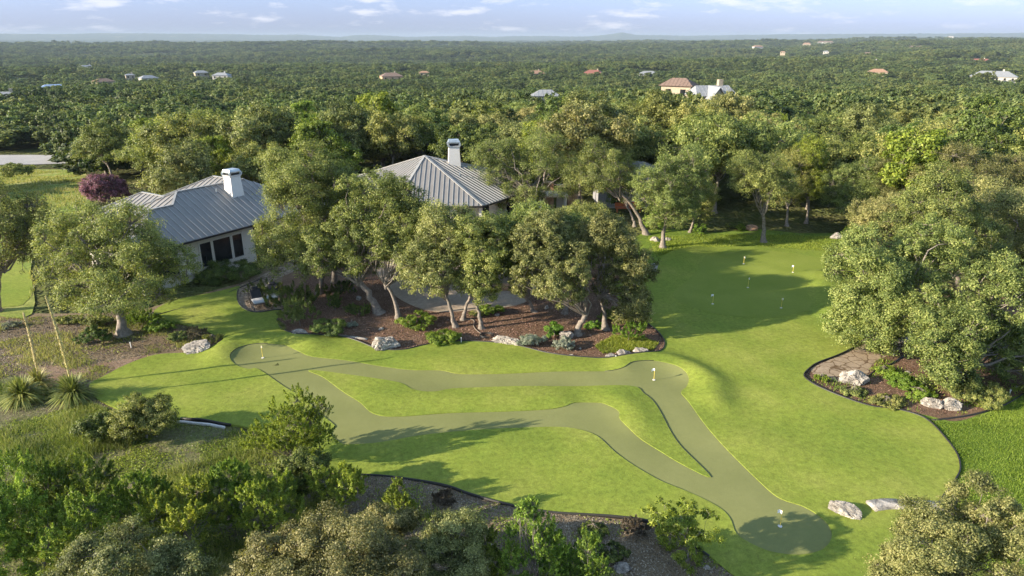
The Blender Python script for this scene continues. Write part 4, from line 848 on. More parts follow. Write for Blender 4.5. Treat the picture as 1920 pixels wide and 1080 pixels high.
# left house; u runs along the window wall towards the camera, k = distance behind the eave
A0 = at(494, 416, 3.0); B0 = at(379, 446, 3.0); U = (B0 - A0).normalized(); U.z = 0; Nn = Vector((-U.y, U.x, 0))
def hu(u, back, z): return Vector((A0.x, A0.y, 0)) + U * u - Nn * back + Vector((0, 0, z))
h1 = empty('left_house', hu(2, 4, 0), 'stucco house at left with grey standing seam roof and three big windows', 'house'); o1 = Vector(h1.location)
def rel(v): return Vector(v) - o1
PT = .5; E = 3.0; W1, W2 = 9.5, 7.1; UM, UW = 3.58 + 4.75, 10.1; UR = -7.
R1 = (UR + 4.75, 4.75); R2 = (3.58, 4.75); Z1 = E + 4.75 * PT; Z2 = E + 3.55 * PT
mb, sm = MB(), MB(); Fh = lambda u, k, z: rel(hu(u, k, z))
P_ = dict(a=Fh(UR, 0, E), b=Fh(UW, 0, E), w2=Fh(UW - 3.55, 3.55, Z2), w0=Fh(R2[0] + 1.2, 3.55, Z2), r2=Fh(R2[0], 4.75, Z1), r1=Fh(R1[0], 4.75, Z1), c=Fh(UW, 7.1, E), bb=Fh(UM, 9.5, E), ab=Fh(UR, 9.5, E), wv=Fh(UM, 7.1, E))
roof_face(mb, sm, [P_['a'], P_['b'], P_['w2'], P_['w0'], P_['r2'], P_['r1']])
roof_face(mb, sm, [P_['b'], P_['c'], P_['w2']])
roof_face(mb, sm, [P_['c'], P_['wv'], P_['w0'], P_['w2']])
roof_face(mb, sm, [P_['wv'], P_['bb'], P_['r2'], P_['w0']])
roof_face(mb, sm, [P_['bb'], P_['ab'], P_['r1'], P_['r2']])
roof_face(mb, sm, [P_['ab'], P_['a'], P_['r1']])
caps(sm, [(P_['r1'], P_['r2']), (P_['r2'], P_['w0']), (P_['w0'], P_['w2']), (P_['w2'], P_['b']), (P_['w2'], P_['c']), (P_['r2'], P_['bb'])])
def cross_block(u0, hw, k0, k1, z):                   # wing whose ridge runs away from the window wall
    ze = z - hw * PT; a, b_, c_, d_ = Fh(u0 + hw, k0, ze), Fh(u0 + hw, k1 + hw, ze), Fh(u0 - hw, k1 + hw, ze), Fh(u0 - hw, k0, ze); r0, r1_ = Fh(u0, k0, z), Fh(u0, k1, z)
    roof_face(mb, sm, [a, b_, r1_, r0]); roof_face(mb, sm, [b_, c_, r1_]); roof_face(mb, sm, [c_, d_, r0, r1_]); caps(sm, [(r0, r1_), (r1_, b_), (r1_, c_)]); return ze
z2 = cross_block(-2.1, 4.5, 5.0, 8.4, 5.25); z3 = cross_block(3.25, 3.4, 5.5, 9.9, 4.7)
rf = mb.build('roof', M['roof'], h1); sm.build('roof_seam', M['seam'], rf)
for f_, a_, b_ in (('gutter', Fh(UR, -.05, E - .06), Fh(UW, -.05, E - .06)),): MB().bar(a_, b_, .13, .12).build(f_, M['black'], rf)
wl = MB(); ov = .55
def wallblk(u0, u1, k0, k1, zt, zb=-.1):
    wl.prism([Fh(u0, k0, zb), Fh(u1, k0, zb), Fh(u1, k1, zb), Fh(u0, k1, zb)], [Fh(u0, k0, zt), Fh(u1, k0, zt), Fh(u1, k1, zt), Fh(u0, k1, zt)])
wallblk(.6, UW - ov, ov, 7.1 - ov, E - .02); wallblk(UR + .5, .597, ov + 1.8, 9.5 - ov, E - .03); wallblk(.603, UM - ov, 6.5, 9.5 - ov, E - .04); wallblk(-6, 1.8, 8, 12.3, E - .05); wallblk(.6, 6.1, 8.8, 12.7, E - .06)
wl.build('wall', M['stucco'], h1)
wd = MB().box((0, 0, 0), (.01, .01, .01))
k0 = ov
def window(u0, u1, za, zb, part='window', n=1):
    fr_ = MB(); g_ = .09
    for (a, b_, c_, d_) in ((u0 - g_, u0, za - g_, zb + g_), (u1, u1 + g_, za - g_, zb + g_), (u0, u1, za - g_, za), (u0, u1, zb, zb + g_)):
        fr_.prism([Fh(a, k0 - .07, c_), Fh(b_, k0 - .07, c_), Fh(b_, k0 + .02, c_), Fh(a, k0 + .02, c_)], [Fh(a, k0 - .07, d_), Fh(b_, k0 - .07, d_), Fh(b_, k0 + .02, d_), Fh(a, k0 + .02, d_)])
    w = fr_.build('window', M['frame'], h1); i = .05
    bf = MB()
    for (a, b_, c_, d_) in ((u0, u0 + i, za, zb), (u1 - i, u1, za, zb), (u0 + i, u1 - i, za, za + i), (u0 + i, u1 - i, zb - i, zb)):
        bf.prism([Fh(a, k0 - .05, c_), Fh(b_, k0 - .05, c_), Fh(b_, k0 - .005, c_), Fh(a, k0 - .005, c_)], [Fh(a, k0 - .05, d_), Fh(b_, k0 - .05, d_), Fh(b_, k0 - .005, d_), Fh(a, k0 - .005, d_)])
    bf.build('sash', M['black'], w)
    MB().poly([Fh(u0 + i, k0 - .02, za + i), Fh(u1 - i, k0 - .02, za + i), Fh(u1 - i, k0 - .02, zb - i), Fh(u0 + i, k0 - .02, zb - i)]).build('pane', M['glass'], w)
window(1.7, 2.5, .75, 2.45); window(2.7, 4.1, .75, 2.45); window(4.3, 5.15, .75, 2.45); window(6.9, 8.6, .75, 2.45)
MB().prism([Fh(1.5, k0 - .12, .5), Fh(9.3, k0 - .12, .5), Fh(9.3, k0 + .01, .5), Fh(1.5, k0 + .01, .5)], [Fh(1.5, k0 - .12, .62), Fh(9.3, k0 - .12, .62), Fh(9.3, k0 + .01, .62), Fh(1.5, k0 + .01, .62)]).build('sill', M['stucco'], h1)
# small lamp at the corner below the eave
o = MB().box((-.06, -.06, -.06), (.06, .06, .06)).build('corner_lamp', M['white'], h1, Fh(.62, ov - .2, E - .2), bevel=.02)
# door recess, in shadow right of the window wall
MB().prism([Fh(-1.6, 2.28, 0), Fh(-.2, 2.28, 0), Fh(-.2, 2.4, 0), Fh(-1.6, 2.4, 0)], [Fh(-1.6, 2.28, 2.3), Fh(-.2, 2.28, 2.3), Fh(-.2, 2.4, 2.3), Fh(-1.6, 2.4, 2.3)]).build('door', M['glass'], h1)

def chimney(parent, c, w, d, z0, z1, rot, o_):
    """tapered plastered stack with stepped metal hood"""
    mt = Matrix.Rotation(rot, 4, 'Z'); mt.translation = Vector((c[0], c[1], 0)) - Vector((o_.x, o_.y, o_.z))
    def ring(s, z): return [mt @ Vector((x * w / 2 * s, y * d / 2 * s, z)) for x, y in ((-1, -1), (1, -1), (1, 1), (-1, 1))]
    st = MB().prism(ring(1.12, z0), ring(.94, z0 + (z1 - z0) * .74)); st.prism(ring(1.02, z0 + (z1 - z0) * .74), ring(1.12, z0 + (z1 - z0) * .80))
    ch = st.build('chimney', M['white'], parent)
    MB().prism(ring(.80, z0 + (z1 - z0) * .80), ring(.80, z0 + (z1 - z0) * .89)).build('flue_opening', M['black'], ch)
    hd = MB()
    for x, y in ((-1, -1), (1, -1), (1, 1), (-1, 1)):
        a = mt @ Vector((x * w * .52, y * d * .52, z0 + (z1 - z0) * .8)); hd.bar(a, a + Vector((0, 0, (z1 - z0) * .09)), .14, .14, Vector((1, 0, 0)))
    hd.prism(ring(1.08, z0 + (z1 - z0) * .89), ring(1.10, z0 + (z1 - z0) * .93)); hd.prism(ring(1.02, z0 + (z1 - z0) * .931), ring(.9, z1))
    hd.build('chimney_hood', M['metalcap'], ch)
rotU = math.atan2(Nn.y, Nn.x)
cc_ = hu(-.35, 3.5, 0); chimney(rf, cc_, .86, .95, 4.45, 6.6, rotU, o1)

# centre house
h2 = empty('centre_house', (-7, 63, 0), 'house in the centre with pointed grey hip roof behind the oaks', 'house'); o2 = Vector(h2.location)
EV = [Vector(q) - o2 for q in ((-9.75, 55.0, 3), (-2.42, 55.25, 3), (2.55, 62.7, 3), (0, 70, 3), (-10, 73, 3), (-16.5, 66, 3))]; AP = Vector((-7.86, 61.75, 6.05)) - o2
mb, sm = MB(), MB()
for i in range(6): roof_face(mb, sm, [EV[i], EV[(i + 1) % 6], AP], .42)
caps(sm, [(e_, AP) for e_ in EV], .2, .06)
rf2 = mb.build('roof', M['roof'], h2); sm.build('roof_seam', M['seam'], rf2)
gt = MB()
for i in range(6): gt.bar(EV[i] - Vector((0, 0, .08)), EV[(i + 1) % 6] - Vector((0, 0, .08)), .12, .14)
gt.build('gutter', M['black'], rf2)
cen = sum(EV, Vector()) / 6; WL = [cen + (e_ - cen) * .86 for e_ in EV]
MB().prism([Vector((q.x, q.y, -.1)) for q in WL], [Vector((q.x, q.y, 2.93)) for q in WL]).build('wall', M['stucco'], h2)
def wall_panel(a, b, u0, u1, z0, z1, out, name, mat, parent):
    d = b - a; n_ = Vector((d.y, -d.x, 0)).normalized(); p0 = a + d * u0 + n_ * out; p1 = a + d * u1 + n_ * out
    return MB().prism([Vector((p.x, p.y, z0)) for p in (p0, p1, p1 - n_ * (out + .05), p0 - n_ * (out + .05))], [Vector((p.x, p.y, z1)) for p in (p0, p1, p1 - n_ * (out + .05), p0 - n_ * (out + .05))]).build(name, mat, parent)
for (i, u0, u1) in ((0, .05, .28), (0, .33, .60), (0, .78, .95), (1, .08, .22), (1, .55, .8), (5, .3, .6)):
    w = wall_panel(WL[i], WL[(i + 1) % 6], u0, u1, .1, 2.55, .03, 'window', M['frame'], h2); wall_panel(WL[i], WL[(i + 1) % 6], u0 + .012, u1 - .012, .2, 2.45, .05, 'pane', M['glass'], w)
q = WL[0] + (WL[1] - WL[0]) * .69; MB().box((q.x - .3, q.y - .75, -.1), (q.x + .3, q.y - .2, 2.9)).build('porch_column', M['white'], h2)
q = EV[1] + (cen - EV[1]) * .06; MB().box((q.x - .12, q.y - .12, -.1), (q.x + .12, q.y + .12, 2.9)).build('porch_column', M['white'], h2)
chimney(rf2, (-5.25, 62.2), 1.0, 1.0, 4.9, 7.45, .15, o2)
MB().box((-.04, -.04, 0), (.04, .04, .4)).build('vent_pipe', M['metalcap'], rf, Fh(.9, 3.9, 4.85)); MB().box((-.05, -.05, 0), (.05, .05, .35)).build('vent_pipe', M['metalcap'], rf, Fh(6.2, 5.2, 4.1)); tv = at(862, 330, 4.6) - o2; MB().box((-.04, -.04, 0), (.04, .04, .35)).build('vent_pipe', M['metalcap'], rf2, tv)

# stone pavilion and back building right of the centre house
t = empty('stone_pavilion', (4.3, 62.6, 0), 'open stone pavilion with warm stone pillars right of the centre house', 'pavilion')
for x_, y_ in ((-.8, 2.2), (1.5, 1.6)): MB().box((x_ - .5, y_ - .4, -.1), (x_ + .5, y_ + .4, 3.1)).build('pillar', M['warmstone'], t, bevel=.04)
MB().box((.0, 1.9, 0), (.8, 2.1, 2.9)).build('screen_wall', M['stucco'], t)
MB().box((-1.9, -1.2, 2.35), (.85, .9, 2.5)).build('canopy', M['tan'], t); ps = MB()
for x_, y_ in ((-1.7, -1.0), (.65, -1.0), (-1.7, .7), (.65, .7)): MB().box((x_ - .06, y_ - .06, 0), (x_ + .06, y_ + .06, 2.349)).build('post', M['white'], t)
t = empty('back_cottage', (12.0, 69, 0), 'small grey walled building half hidden behind the round headed oak', 'cottage')
MB().box((-3.4, -2, -.1), (3.4, 2.5, 2.9)).build('wall', plain('grey_wall', (.25, .25, .26), .8), t)
mb, sm = MB(), MB(); a, b_, c_, d_ = Vector((-4, -2.6, 2.95)), Vector((4, -2.6, 2.95)), Vector((4, 3.1, 2.95)), Vector((-4, 3.1, 2.95)); r0, r1_ = Vector((-1.2, .2, 4.3)), Vector((1.2, .2, 4.3))
for f_ in ([a, b_, r1_, r0], [b_, c_, r1_], [c_, d_, r0, r1_], [d_, a, r0]): roof_face(mb, sm, f_)
rf3 = mb.build('roof', M['roof'], t); sm.build('roof_seam', M['seam'], rf3)
for x_ in (-2.2, .9): w = MB().box((x_, -2.05, .4), (x_ + 1.3, -2.01, 2.3)).build('window', M['frame'], t); MB().box((x_ + .08, -2.07, .48), (x_ + 1.22, -2.052, 2.22)).build('pane', M['glass'], w)
for i, (x, y, lab) in enumerate(((1163, 388, 'left terracotta pot on the shady terrace behind the leaning trunk'), (1190, 392, 'right terracotta pot on the shady terrace behind the leaning trunk'))):
    b = at(x, y); t = empty('terracotta_pot', b, lab, 'plant pot', 'terracotta pots')
    a_ = [2 * math.pi * k / 14 for k in range(14)]; ring = lambda r_, z: [(r_ * math.cos(q), r_ * math.sin(q), z) for q in a_]
    MB().prism(ring(.25, 0), ring(.38, .55)).build('pot_body', M['terra'], t, smooth_=False); MB().prism(ring(.42, .551), ring(.42, .65)).build('pot_rim', M['terra'], t)
t = empty('timber_bench', at(1178, 398), 'low reddish timber bench beside the terracotta pots', 'bench')
MB().box((-1.3, -.25, .40), (1.3, .25, .47)).build('seat', M['terra'], t)
for x_ in (-1.1, 1.1): MB().box((x_ - .06, -.2, 0), (x_ + .06, .2, .399)).build('leg', M['terra'], t)
MB().box((-1.3, .25, .5), (1.3, .31, .9)).build('backrest', M['terra'], t)

# neighbours and far houses: px, py of the roof top, width in photo px, distance m, roof, wall, turn, label, chimney
HM = {'red': plain('red_tile_roof', (.22, .085, .06), .8, ns=2), 'orange': plain('orange_tile_roof', (.32, .19, .12), .8, ns=2), 'brown': plain('brown_shingle_roof', (.19, .13, .10), .9, ns=2),
      'blue': plain('pale_blue_metal_roof', (.36, .46, .62), .4, .3, ns=2), 'grey': plain('grey_far_roof', (.27, .28, .29), .6, .1, ns=2), 'w': plain('white_wall', (.42, .40, .36), .8, ns=2), 'c': plain('cream_wall', (.38, .31, .22), .8, ns=2), 'o': plain('ochre_wall', (.55, .34, .2), .8, ns=2)}
FH = [(1335, 160, 76, 170, 'grey', 'c', .45, 'neighbour house with cream gable wall and grey metal roof on the ridge', 1),
      (1274, 146, 58, 190, 'brown', 'c', -.3, 'neighbour house with big brown shingle roof on the ridge', 0),
      (1023, 168, 46, 165, 'grey', 'w', .1, 'house showing only a pale metal roof in the middle of the woods', 0),
      (98, 158, 52, 400, 'blue', 'w', .15, 'house with long pale blue metal roof at far left', 0),
      (5, 172, 60, 300, 'grey', 'c', -.2, 'house with white chimney cut by the left edge of the photo', 1),
      (162, 122, 28, 1000, 'grey', 'w', .2, 'white house on the slope at far left', 1), (192, 147, 34, 560, 'orange', 'c', .5, 'house with orange tiled roof among the left woods', 0),
      (243, 138, 16, 700, 'grey', 'c', .1, 'cream house with chimney among the left woods', 1), (277, 141, 30, 640, 'grey', 'w', .3, 'low house with blue-grey roof right of the cream chimney house', 0),
      (415, 136, 30, 700, 'grey', 'w', -.4, 'house with steep grey gables left of centre', 1), (376, 132, 24, 760, 'grey', 'c', .2, 'small grey roofed house left of the steep gables', 0),
      (733, 136, 40, 620, 'brown', 'o', .2, 'brown roofed house in the valley at centre left', 1), (795, 133, 18, 680, 'orange', 'c', 0, 'narrow orange house beside the brown roofed one', 0),
      (1004, 132, 34, 760, 'orange', 'c', .3, 'orange tiled house in the valley centre', 1), (1113, 131, 38, 760, 'red', 'o', -.2, 'dark red roofed house right of the orange tiled house', 1),
      (1216, 133, 36, 700, 'grey', 'w', .1, 'long low grey roofed house left of the ridge neighbours', 0), (1348, 116, 22, 1000, 'orange', 'w', .1, 'orange roofed house beyond the cream gable house', 0),
      (1385, 115, 36, 1050, 'grey', 'c', .2, 'long grey house right of the orange roofed house', 0), (1421, 85, 18, 2400, 'orange', 'w', .5, 'distant pale house with orange roof on the plain', 0),
      (1535, 114, 32, 1000, 'grey', 'w', 0, 'long grey roofed house near the middle right', 0), (1637, 112, 28, 1050, 'grey', 'w', .2, 'grey roofed house right of the long grey one', 1),
      (1647, 129, 34, 640, 'orange', 'c', 0, 'orange roofed house just above the right ridge', 0), (1674, 96, 32, 1600, 'grey', 'w', .1, 'white house with pale roof left of the tan mansion', 0),
      (1720, 86, 34, 1900, 'brown', 'c', .2, 'tan mansion on the right hillside', 1), (1836, 110, 44, 1100, 'red', 'w', -.1, 'white mansion with red tiled roof near the right edge', 1),
      (1822, 96, 28, 1500, 'grey', 'w', .1, 'white house above the white mansion', 0), (1865, 133, 76, 560, 'grey', 'w', 0, 'long grey roofed house with white chimney near the right edge', 1),
      (1865, 80, 28, 2600, 'orange', 'c', 0, 'orange roofed house high on the right hillside', 0), (1548, 77, 28, 3000, 'brown', 'w', 0, 'distant white and brown house cluster on the right plain', 0),
      (1513, 80, 14, 2700, 'orange', 'c', 0, 'distant cream house left of the white and brown cluster', 0), (1783, 67, 10, 4400, 'grey', 'w', 0, 'tiny white house near the right horizon', 0),
      (1468, 96, 9, 1700, 'orange', 'c', 0, 'small orange house below the distant pale house', 0), (1549, 95, 10, 1700, 'grey', 'w', 0, 'small white house left of the white hillside house', 0), (1627, 98, 16, 1500, 'brown', 'w', 0, 'small house halfway between ridge and plain at right', 0)]
HOUSES = []; HG = 'houses scattered in the wooded valley'
for (x, y, wpx, D_, rc, wc, rot, lab, chim) in FH:
    tp = at_y(x, y, D_); w = wpx * D_ / FOC * .92; d = min(w * .65, 16); zg = gh(tp.x, tp.y); dist = math.hypot(tp.x, tp.y)
    tot = float(np.clip(tp.z - zg, 5.5 + dist / 2500, 11)); ptc = .36 if D_ < 250 else .25; hh = tot - d * ptc; b = Vector((tp.x, tp.y, tp.z - tot)); HOUSES.append((b.x, b.y, w, 17 if 'gable wall' in lab else 3.5)); near = dist < 230
    print('house', lab[:40], 'shift %.1f' % (b.z - zg))
    t = empty('distant_house' if not near else 'neighbour_house', b, lab, 'house', HG, rot - math.atan2(b.x, b.y))
    hw, hd = w / 2, d / 2; mb = MB().box((-hw, -hd, -9), (hw, hd, hh)); 
    gable = 'gable wall' in lab
    if gable: mb.prism([(-hw * .55, -hd - 3, -6), (hw * .15, -hd - 3, -6), (hw * .15, -hd + .02, -6), (-hw * .55, -hd + .02, -6)], [(-hw * .55, -hd - 3, hh - .4), (hw * .15, -hd - 3, hh - .4), (hw * .15, -hd + .02, hh - .4), (-hw * .55, -hd + .02, hh - .4)])
    if gable: mb.prism([(-hw * .55, -hd - 3, hh - .4), (hw * .15, -hd - 3, hh - .4), (-hw * .2, -hd - 3, hh + 1.9)], [(-hw * .55, -hd + .02, hh - .4), (hw * .15, -hd + .02, hh - .4), (-hw * .2, -hd + .02, hh + 1.9)])
    mb.build('wall', HM[wc], t)
    rr_ = MB(); o_ = .6; rz_ = hh + d * ptc; xr = hw - hd * .8 if not gable else hw * .9
    c4 = [Vector((-hw - o_, -hd - o_, hh)), Vector((hw + o_, -hd - o_, hh)), Vector((hw + o_, hd + o_, hh)), Vector((-hw - o_, hd + o_, hh))]; q0, q1 = Vector((-max(xr, .3), 0, rz_)), Vector((max(xr, .3), 0, rz_))
    dd = MB()
    for f_ in ([c4[0], c4[1], q1, q0], [c4[1], c4[2], q1], [c4[2], c4[3], q0, q1], [c4[3], c4[0], q0]):
        roof_face(rr_, dd, f_, 1.0 if near else 50, .15)
    if gable:
        for s_ in (-1, 1): rr_.prism([Vector((-hw * .2 + s_ * (hw * .35 + .5), -hd - 3.5, hh - .65)), Vector((-hw * .2, -hd - 3.5, hh + 2.02)), Vector((-hw * .2, 0, hh + 2.02)), Vector((-hw * .2 + s_ * (hw * .35 + .5), 0, hh - .65))], [Vector((-hw * .2 + s_ * (hw * .35 + .5), -hd - 3.5, hh - .5)), Vector((-hw * .2, -hd - 3.5, hh + 2.17)), Vector((-hw * .2, 0, hh + 2.17)), Vector((-hw * .2 + s_ * (hw * .35 + .5), 0, hh - .5))])
    r_ = rr_.build('roof', HM[rc], t)
    if near and dd.v: dd.build('roof_seam', HM[rc], r_)
    if chim: MB().box((hw * .35, -.2, hh), (hw * .35 + 1.1, .9, rz_ + 1.3)).build('chimney', HM['w' if wc == 'w' else 'c'], r_)
    nw = max(2, int(w / 5))
    for k in range(nw):
        xx = -hw + w * (k + .5) / nw
        if gable and -hw * .65 < xx < hw * .25: yy = -hd - 3.06
        else: yy = -hd - .06
        MB().box((xx - .7, yy, hh - 2.6), (xx + .7, yy + .05, hh - .9)).build('window', M['glass'], t)
# pale clearings round some of them
for i, (x, y, rx_, ry_) in enumerate(((140, 108, 90, 40), (100, 85, 130, 60), (1255, 106, 30, 14), (1545, 84, 130, 50), (1500, 108, 60, 20), (1790, 116, 80, 30), (1250, 108, 24, 14), (1650, 110, 70, 24), (1850, 119, 60, 20), (690, 79, 160, 60), (1010, 113, 40, 16), (1870, 76, 120, 40))):
    b = at_ground(x, y); pl = [(b.x + rx_ * math.cos(a) * (1 + .2 * math.sin(3 * a + i)), b.y + ry_ * 2 * math.sin(a) * (1 + .2 * math.cos(2 * a + i))) for a in np.linspace(0, 6.283, 24, endpoint=False)]
    sheet('clearing', pl, M['meadow'], .5, max(6, rx_ / 6), hf=H); HOUSES.append((b.x, b.y, rx_ * 1.2, 3.5))

# ------------------------------------------------------------------ the woods
def ellip(w, h, z): return [((0, 0, z), (w, w, h))]
PR = []
prs = [('oak', 3.2, 2.3, 4.6, 13), ('oak', 2.8, 2.5, 4.4, 12), ('oak', 3.6, 2.2, 4.5, 15), ('oak_olive', 3.1, 2.3, 4.4, 13), ('oak_olive', 3.4, 2.5, 4.8, 14), ('oak_deep', 2.7, 2.6, 4.2, 12), ('oak_deep', 3.0, 2.4, 4.5, 13), ('elm', 2.5, 2.6, 4.6, 11), ('oak', 3.0, 2.6, 4.9, 14)]
LAB = {'oak': 'dull green live oak in the dense woods beyond the houses and the green', 'oak_olive': 'olive tinted live oak in the dense woods beyond the houses and the green', 'oak_deep': 'dark green tree in the dense woods beyond the houses and the green', 'elm': 'bright green tree in the dense woods beyond the houses and the green'}
NM = {'oak': 'live_oak', 'oak_olive': 'live_oak', 'oak_deep': 'dark_green_tree', 'elm': 'elm'}
for i, (mt_, w, h, z, lb) in enumerate(prs):
    rng = np.random.default_rng(500 + i); sx = rng.normal(size=2) * .9
    cr_m, wd_m = tree_meshes(rng, [((0, 0, z), (w, w * .95, h)), ((sx[0], sx[1], z - .5), (w * .7, w * .7, h * .7))], .2, leaf=.16, nleaf=18000, lobes=lb, clumps=18, limb=.9, mesh_name='wood_tree')
    cr_m.materials.append(M[mt_]); wd_m.materials.append(M['bark']); PR.append((mt_, cr_m, wd_m))
rng = np.random.default_rng(77)
def pxof(x, y, z=0):
    dep = y * math.cos(PITCH) - (z - CAM_H) * math.sin(PITCH); up = y * math.sin(PITCH) + (z - CAM_H) * math.cos(PITCH)
    return 960 + FOC * x / dep, 540 - FOC * up / dep
NOGO = [np.array([tuple(at(x, y)[:2]) for x, y in ((-400, 284), (190, 284), (205, 318), (330, 345), (330, 600), (-400, 600))]), np.array([tuple(hu(u, k, 0)[:2]) for u, k in ((-8.5, -4), (12.5, -4), (12.5, 15), (-8.5, 15))]), np.array([(-20, 52), (4, 50), (8, 66), (2, 73), (-10, 76), (-20, 70)]), np.array([(1, 52), (10, 52), (9, 67), (2, 67)]), np.array([(7, 55), (17, 55), (17, 72), (7, 72)]), np.array(TURF), np.array(MD), np.array([tuple(at_ground(x, y)[:2]) for x, y in ((-400, 284), (132, 284), (145, 330), (180, 345), (170, 400), (-400, 340))]),
        np.array([tuple(at(x, y)[:2]) for x, y in ((1150, 470), (1200, 405), (1330, 400), (1640, 405), (1700, 470), (1640, 640), (1200, 520))])]
pts = []
def try_pts(n, r0, r1, mind, cap):
    c = 0
    for _ in range(n):
        if c >= cap: break
        r_ = math.sqrt(rng.uniform(r0 ** 2, r1 ** 2)); a = R(rng.uniform(-41, 41)); x, y = r_ * math.sin(a), r_ * math.cos(a)
        if any(inside(np.array([x]), np.array([y]), q)[0] for q in NOGO): continue
        if y < 58 and abs(x) < 24: continue
        if y < 52 and x > -60: continue
        if any((x - p[0]) ** 2 + (y - p[1]) ** 2 < mind ** 2 for p in pts): continue
        if blocked(x, y): continue
        pts.append((x, y)); c += 1
def blocked(x, y):
    r_ = math.hypot(x, y)
    for hx, hy, w, fd in HOUSES:
        hr = math.hypot(hx, hy)
        along_d = (x * hx + y * hy) / hr; lat = abs(x * hy - y * hx) / hr
        if lat < w * .5 + 2 and hr - w * .42 - fd < along_d < hr + w * .6: return True
    return False
try_pts(9000, 50, 100, 5.1, 180); try_pts(6000, 100, 140, 5.7, 110)
def zone(x, y):
    q = pxof(x, y)[0]; r_ = math.hypot(x, y)
    a_ = ('beyond the meadow at left', 'behind the left house', 'between both grey roofs', 'behind the pointed grey roof', 'behind the stone pavilion', 'behind the putting green', 'right of the green', 'far right')[int(np.clip(np.searchsorted([170, 480, 720, 960, 1180, 1440, 1680], q), 0, 7))]
    b_ = 'front row' if r_ < 72 else 'second row' if r_ < 92 else 'middle rows' if r_ < 114 else 'back rows'
    return a_, b_
KL = {'oak': 'dull green live oak', 'oak_olive': 'olive tinted live oak', 'oak_deep': 'dark green tree', 'elm': 'bright yellow-green tree'}
for i, (x, y) in enumerate(pts):
    q = rng.random(); mt_, cm, wm = PR[rng.integers(0, 9)]
    za, zb = zone(x, y); t = empty(NM[mt_], (x, y, gh(x, y) - .1), '%s in the %s of woods %s' % (KL[mt_], zb.replace('rows', 'part').replace('row', 'row'), za), 'tree', '%ss in the %s %s' % (KL[mt_], zb, za), rng.uniform(0, 6.28)); s_ = rng.uniform(.85, 1.4) * (1.0 if math.hypot(x, y) > 60 else .9)
    t.scale = (s_ * rng.uniform(.92, 1.12), s_ * rng.uniform(.92, 1.12), (s_ * rng.uniform(.85, 1.15)) if math.hypot(x, y) < 105 else rng.uniform(.78, 1.02))
    link('crown', cm, None, t); link('trunk', wm, None, t)
print('woods individuals', len(pts))

# the far woods: one object, trees instanced on points
fp = []; cell = {}
def far_pts(r0, r1, mind, n):
    out = []
    r_ = np.sqrt(rng.uniform(r0 ** 2, r1 ** 2, n)); a = np.radians(rng.uniform(-42, 42, n)); X, Y = r_ * np.sin(a), r_ * np.cos(a)
    dn = fbm(X, Y, .011, 9) + .5 * fbm(X, Y, .03, 3)
    for x, y, d_ in zip(X, Y, dn):
        if math.hypot(x, y) > 500 and d_ > .86: continue
        k = (int(x // mind), int(y // mind), r0)
        if k in cell: continue
        if r0 < 1400 and (r0 > 140 or True) and blocked(x, y): continue
        if any(inside(np.array([x]), np.array([y]), q)[0] for q in NOGO[6:8]): continue
        if r0 < 150 and any((x - p[0]) ** 2 + (y - p[1]) ** 2 < 22 for p in pts[-320:]): continue
        cell[k] = 1; out.append((x, y))
    return out
specs = [(100, 260, 6.0, 9000, 1.2), (260, 600, 8.4, 14000, 1.55), (600, 1400, 12, 26000, 2.0), (1400, 3200, 17, 36000, 2.7), (3200, 6500, 34, 26000, 4.2)]
PX = []; SC = []
for r0, r1, md, n, s_ in specs:
    o_ = far_pts(r0, r1, md, n); PX += o_; SC += [s_] * len(o_)
PX = np.array(PX); SC = np.array(SC); print('far trees', len(PX))
zz = H(PX[:, 0], PX[:, 1]); me = bpy.data.meshes.new('distant_woodland'); me.vertices.add(len(PX)); me.vertices.foreach_set('co', np.column_stack([PX, zz - .3]).astype(np.float32).ravel())
for nm, val in (('sz', SC * rng.uniform(.6, 1.5, len(PX))), ('szz', np.minimum(SC, 1 + (SC - 1) * .3) * rng.uniform(.65, 1.3, len(PX))), ('rot', rng.uniform(0, 6.28, len(PX)))):
    a = me.attributes.new(nm, 'FLOAT', 'POINT'); a.data.foreach_set('value', val.astype(np.float32))
a = me.attributes.new('pick', 'INT', 'POINT'); a.data.foreach_set('value', rng.integers(0, 6, len(PX)).astype(np.int32))
fw = link('distant_woodland', me); tag(fw, 'dense oak woodland spreading over the far valley and hills', None, None, 'stuff')
pc = bpy.data.collections.new('woodland_kinds')
for i in range(6):
    r2 = np.random.default_rng(700 + i); w = r2.uniform(2.9, 3.9)
    cm, wm = tree_meshes(r2, [((0, 0, 3.9), (w, w, 2.9)), ((r2.normal(), r2.normal(), 3.2), (w * .75, w * .75, 2.2))], .2, leaf=.40, nleaf=3000, lobes=8, clumps=9, limb=0, mesh_name='far_tree')
    cm.materials.append(M['far']); o_ = bpy.data.objects.new('woodland_kind', cm); pc.objects.link(o_)
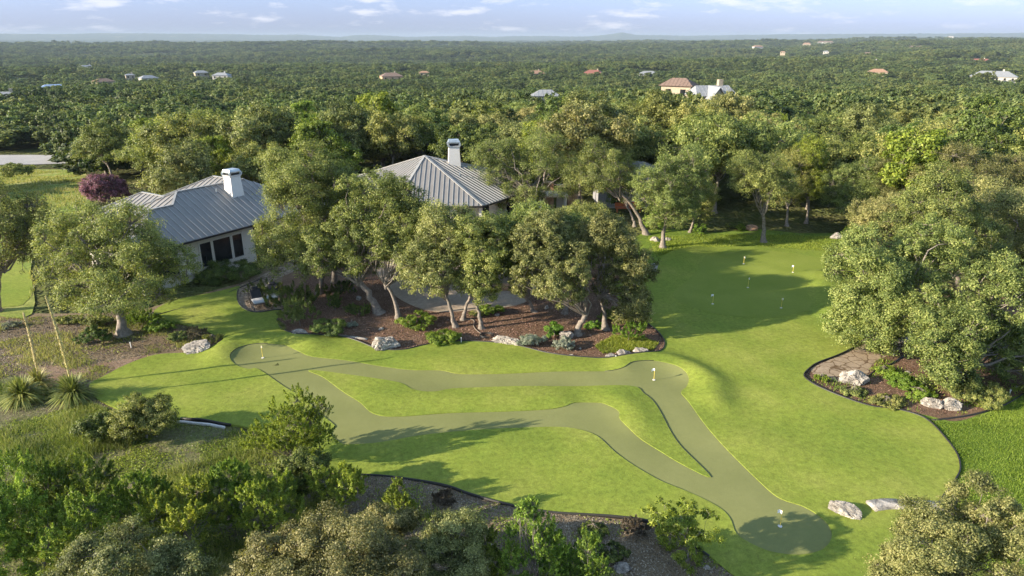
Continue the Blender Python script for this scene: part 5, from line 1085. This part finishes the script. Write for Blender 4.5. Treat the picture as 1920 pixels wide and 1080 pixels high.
ng = bpy.data.node_groups.new('plant_woodland', 'GeometryNodeTree'); ng.interface.new_socket('Geometry', in_out='INPUT', socket_type='NodeSocketGeometry'); ng.interface.new_socket('Geometry', in_out='OUTPUT', socket_type='NodeSocketGeometry')
N_ = ng.nodes.new; gi_, go_ = N_('NodeGroupInput'), N_('NodeGroupOutput'); m2p = N_('GeometryNodeMeshToPoints'); iop = N_('GeometryNodeInstanceOnPoints'); ci_ = N_('GeometryNodeCollectionInfo')
ci_.inputs['Collection'].default_value = pc; ci_.inputs['Separate Children'].default_value = True; ci_.inputs['Reset Children'].default_value = True
def na_(nm, ty):
    q = N_('GeometryNodeInputNamedAttribute'); q.data_type = ty; q.inputs[0].default_value = nm; return q.outputs[0]
cx = N_('ShaderNodeCombineXYZ'); lk = ng.links.new
lk(gi_.outputs[0], m2p.inputs['Mesh']); lk(m2p.outputs[0], iop.inputs['Points']); lk(ci_.outputs[0], iop.inputs['Instance']); iop.inputs['Pick Instance'].default_value = True
lk(na_('pick', 'INT'), iop.inputs['Instance Index']); lk(na_('rot', 'FLOAT'), cx.inputs[2]); lk(cx.outputs[0], iop.inputs['Rotation']); sc3 = N_('ShaderNodeCombineXYZ'); sz_ = na_('sz', 'FLOAT'); lk(sz_, sc3.inputs[0]); lk(sz_, sc3.inputs[1]); lk(na_('szz', 'FLOAT'), sc3.inputs[2]); lk(sc3.outputs[0], iop.inputs['Scale']); lk(iop.outputs[0], go_.inputs[0])
md = fw.modifiers.new('plant', 'NODES'); md.node_group = ng

# ------------------------------------------------------------------ haze
hm = bpy.data.materials.new('haze_air'); hm.use_nodes = True; t = hm.node_tree; t.nodes.clear(); ou = t.nodes.new('ShaderNodeOutputMaterial'); pv = t.nodes.new('ShaderNodeVolumePrincipled')
pv.inputs['Color'].default_value = (.44, .54, .66, 1); pv.inputs['Density'].default_value = .000085; pv.inputs['Anisotropy'].default_value = .0; t.links.new(pv.outputs[0], ou.inputs['Volume'])
zlo, zhi = float(gv[:, 2].min()) - 1, float(gv[:, 2].max()) + 3
hz_ = MB().box((-24100, -24100, zlo), (24100, 24100, max(zhi, 30))).build('haze', hm); tag(hz_, 'pale blue haze over the far valley', None, None, 'stuff')
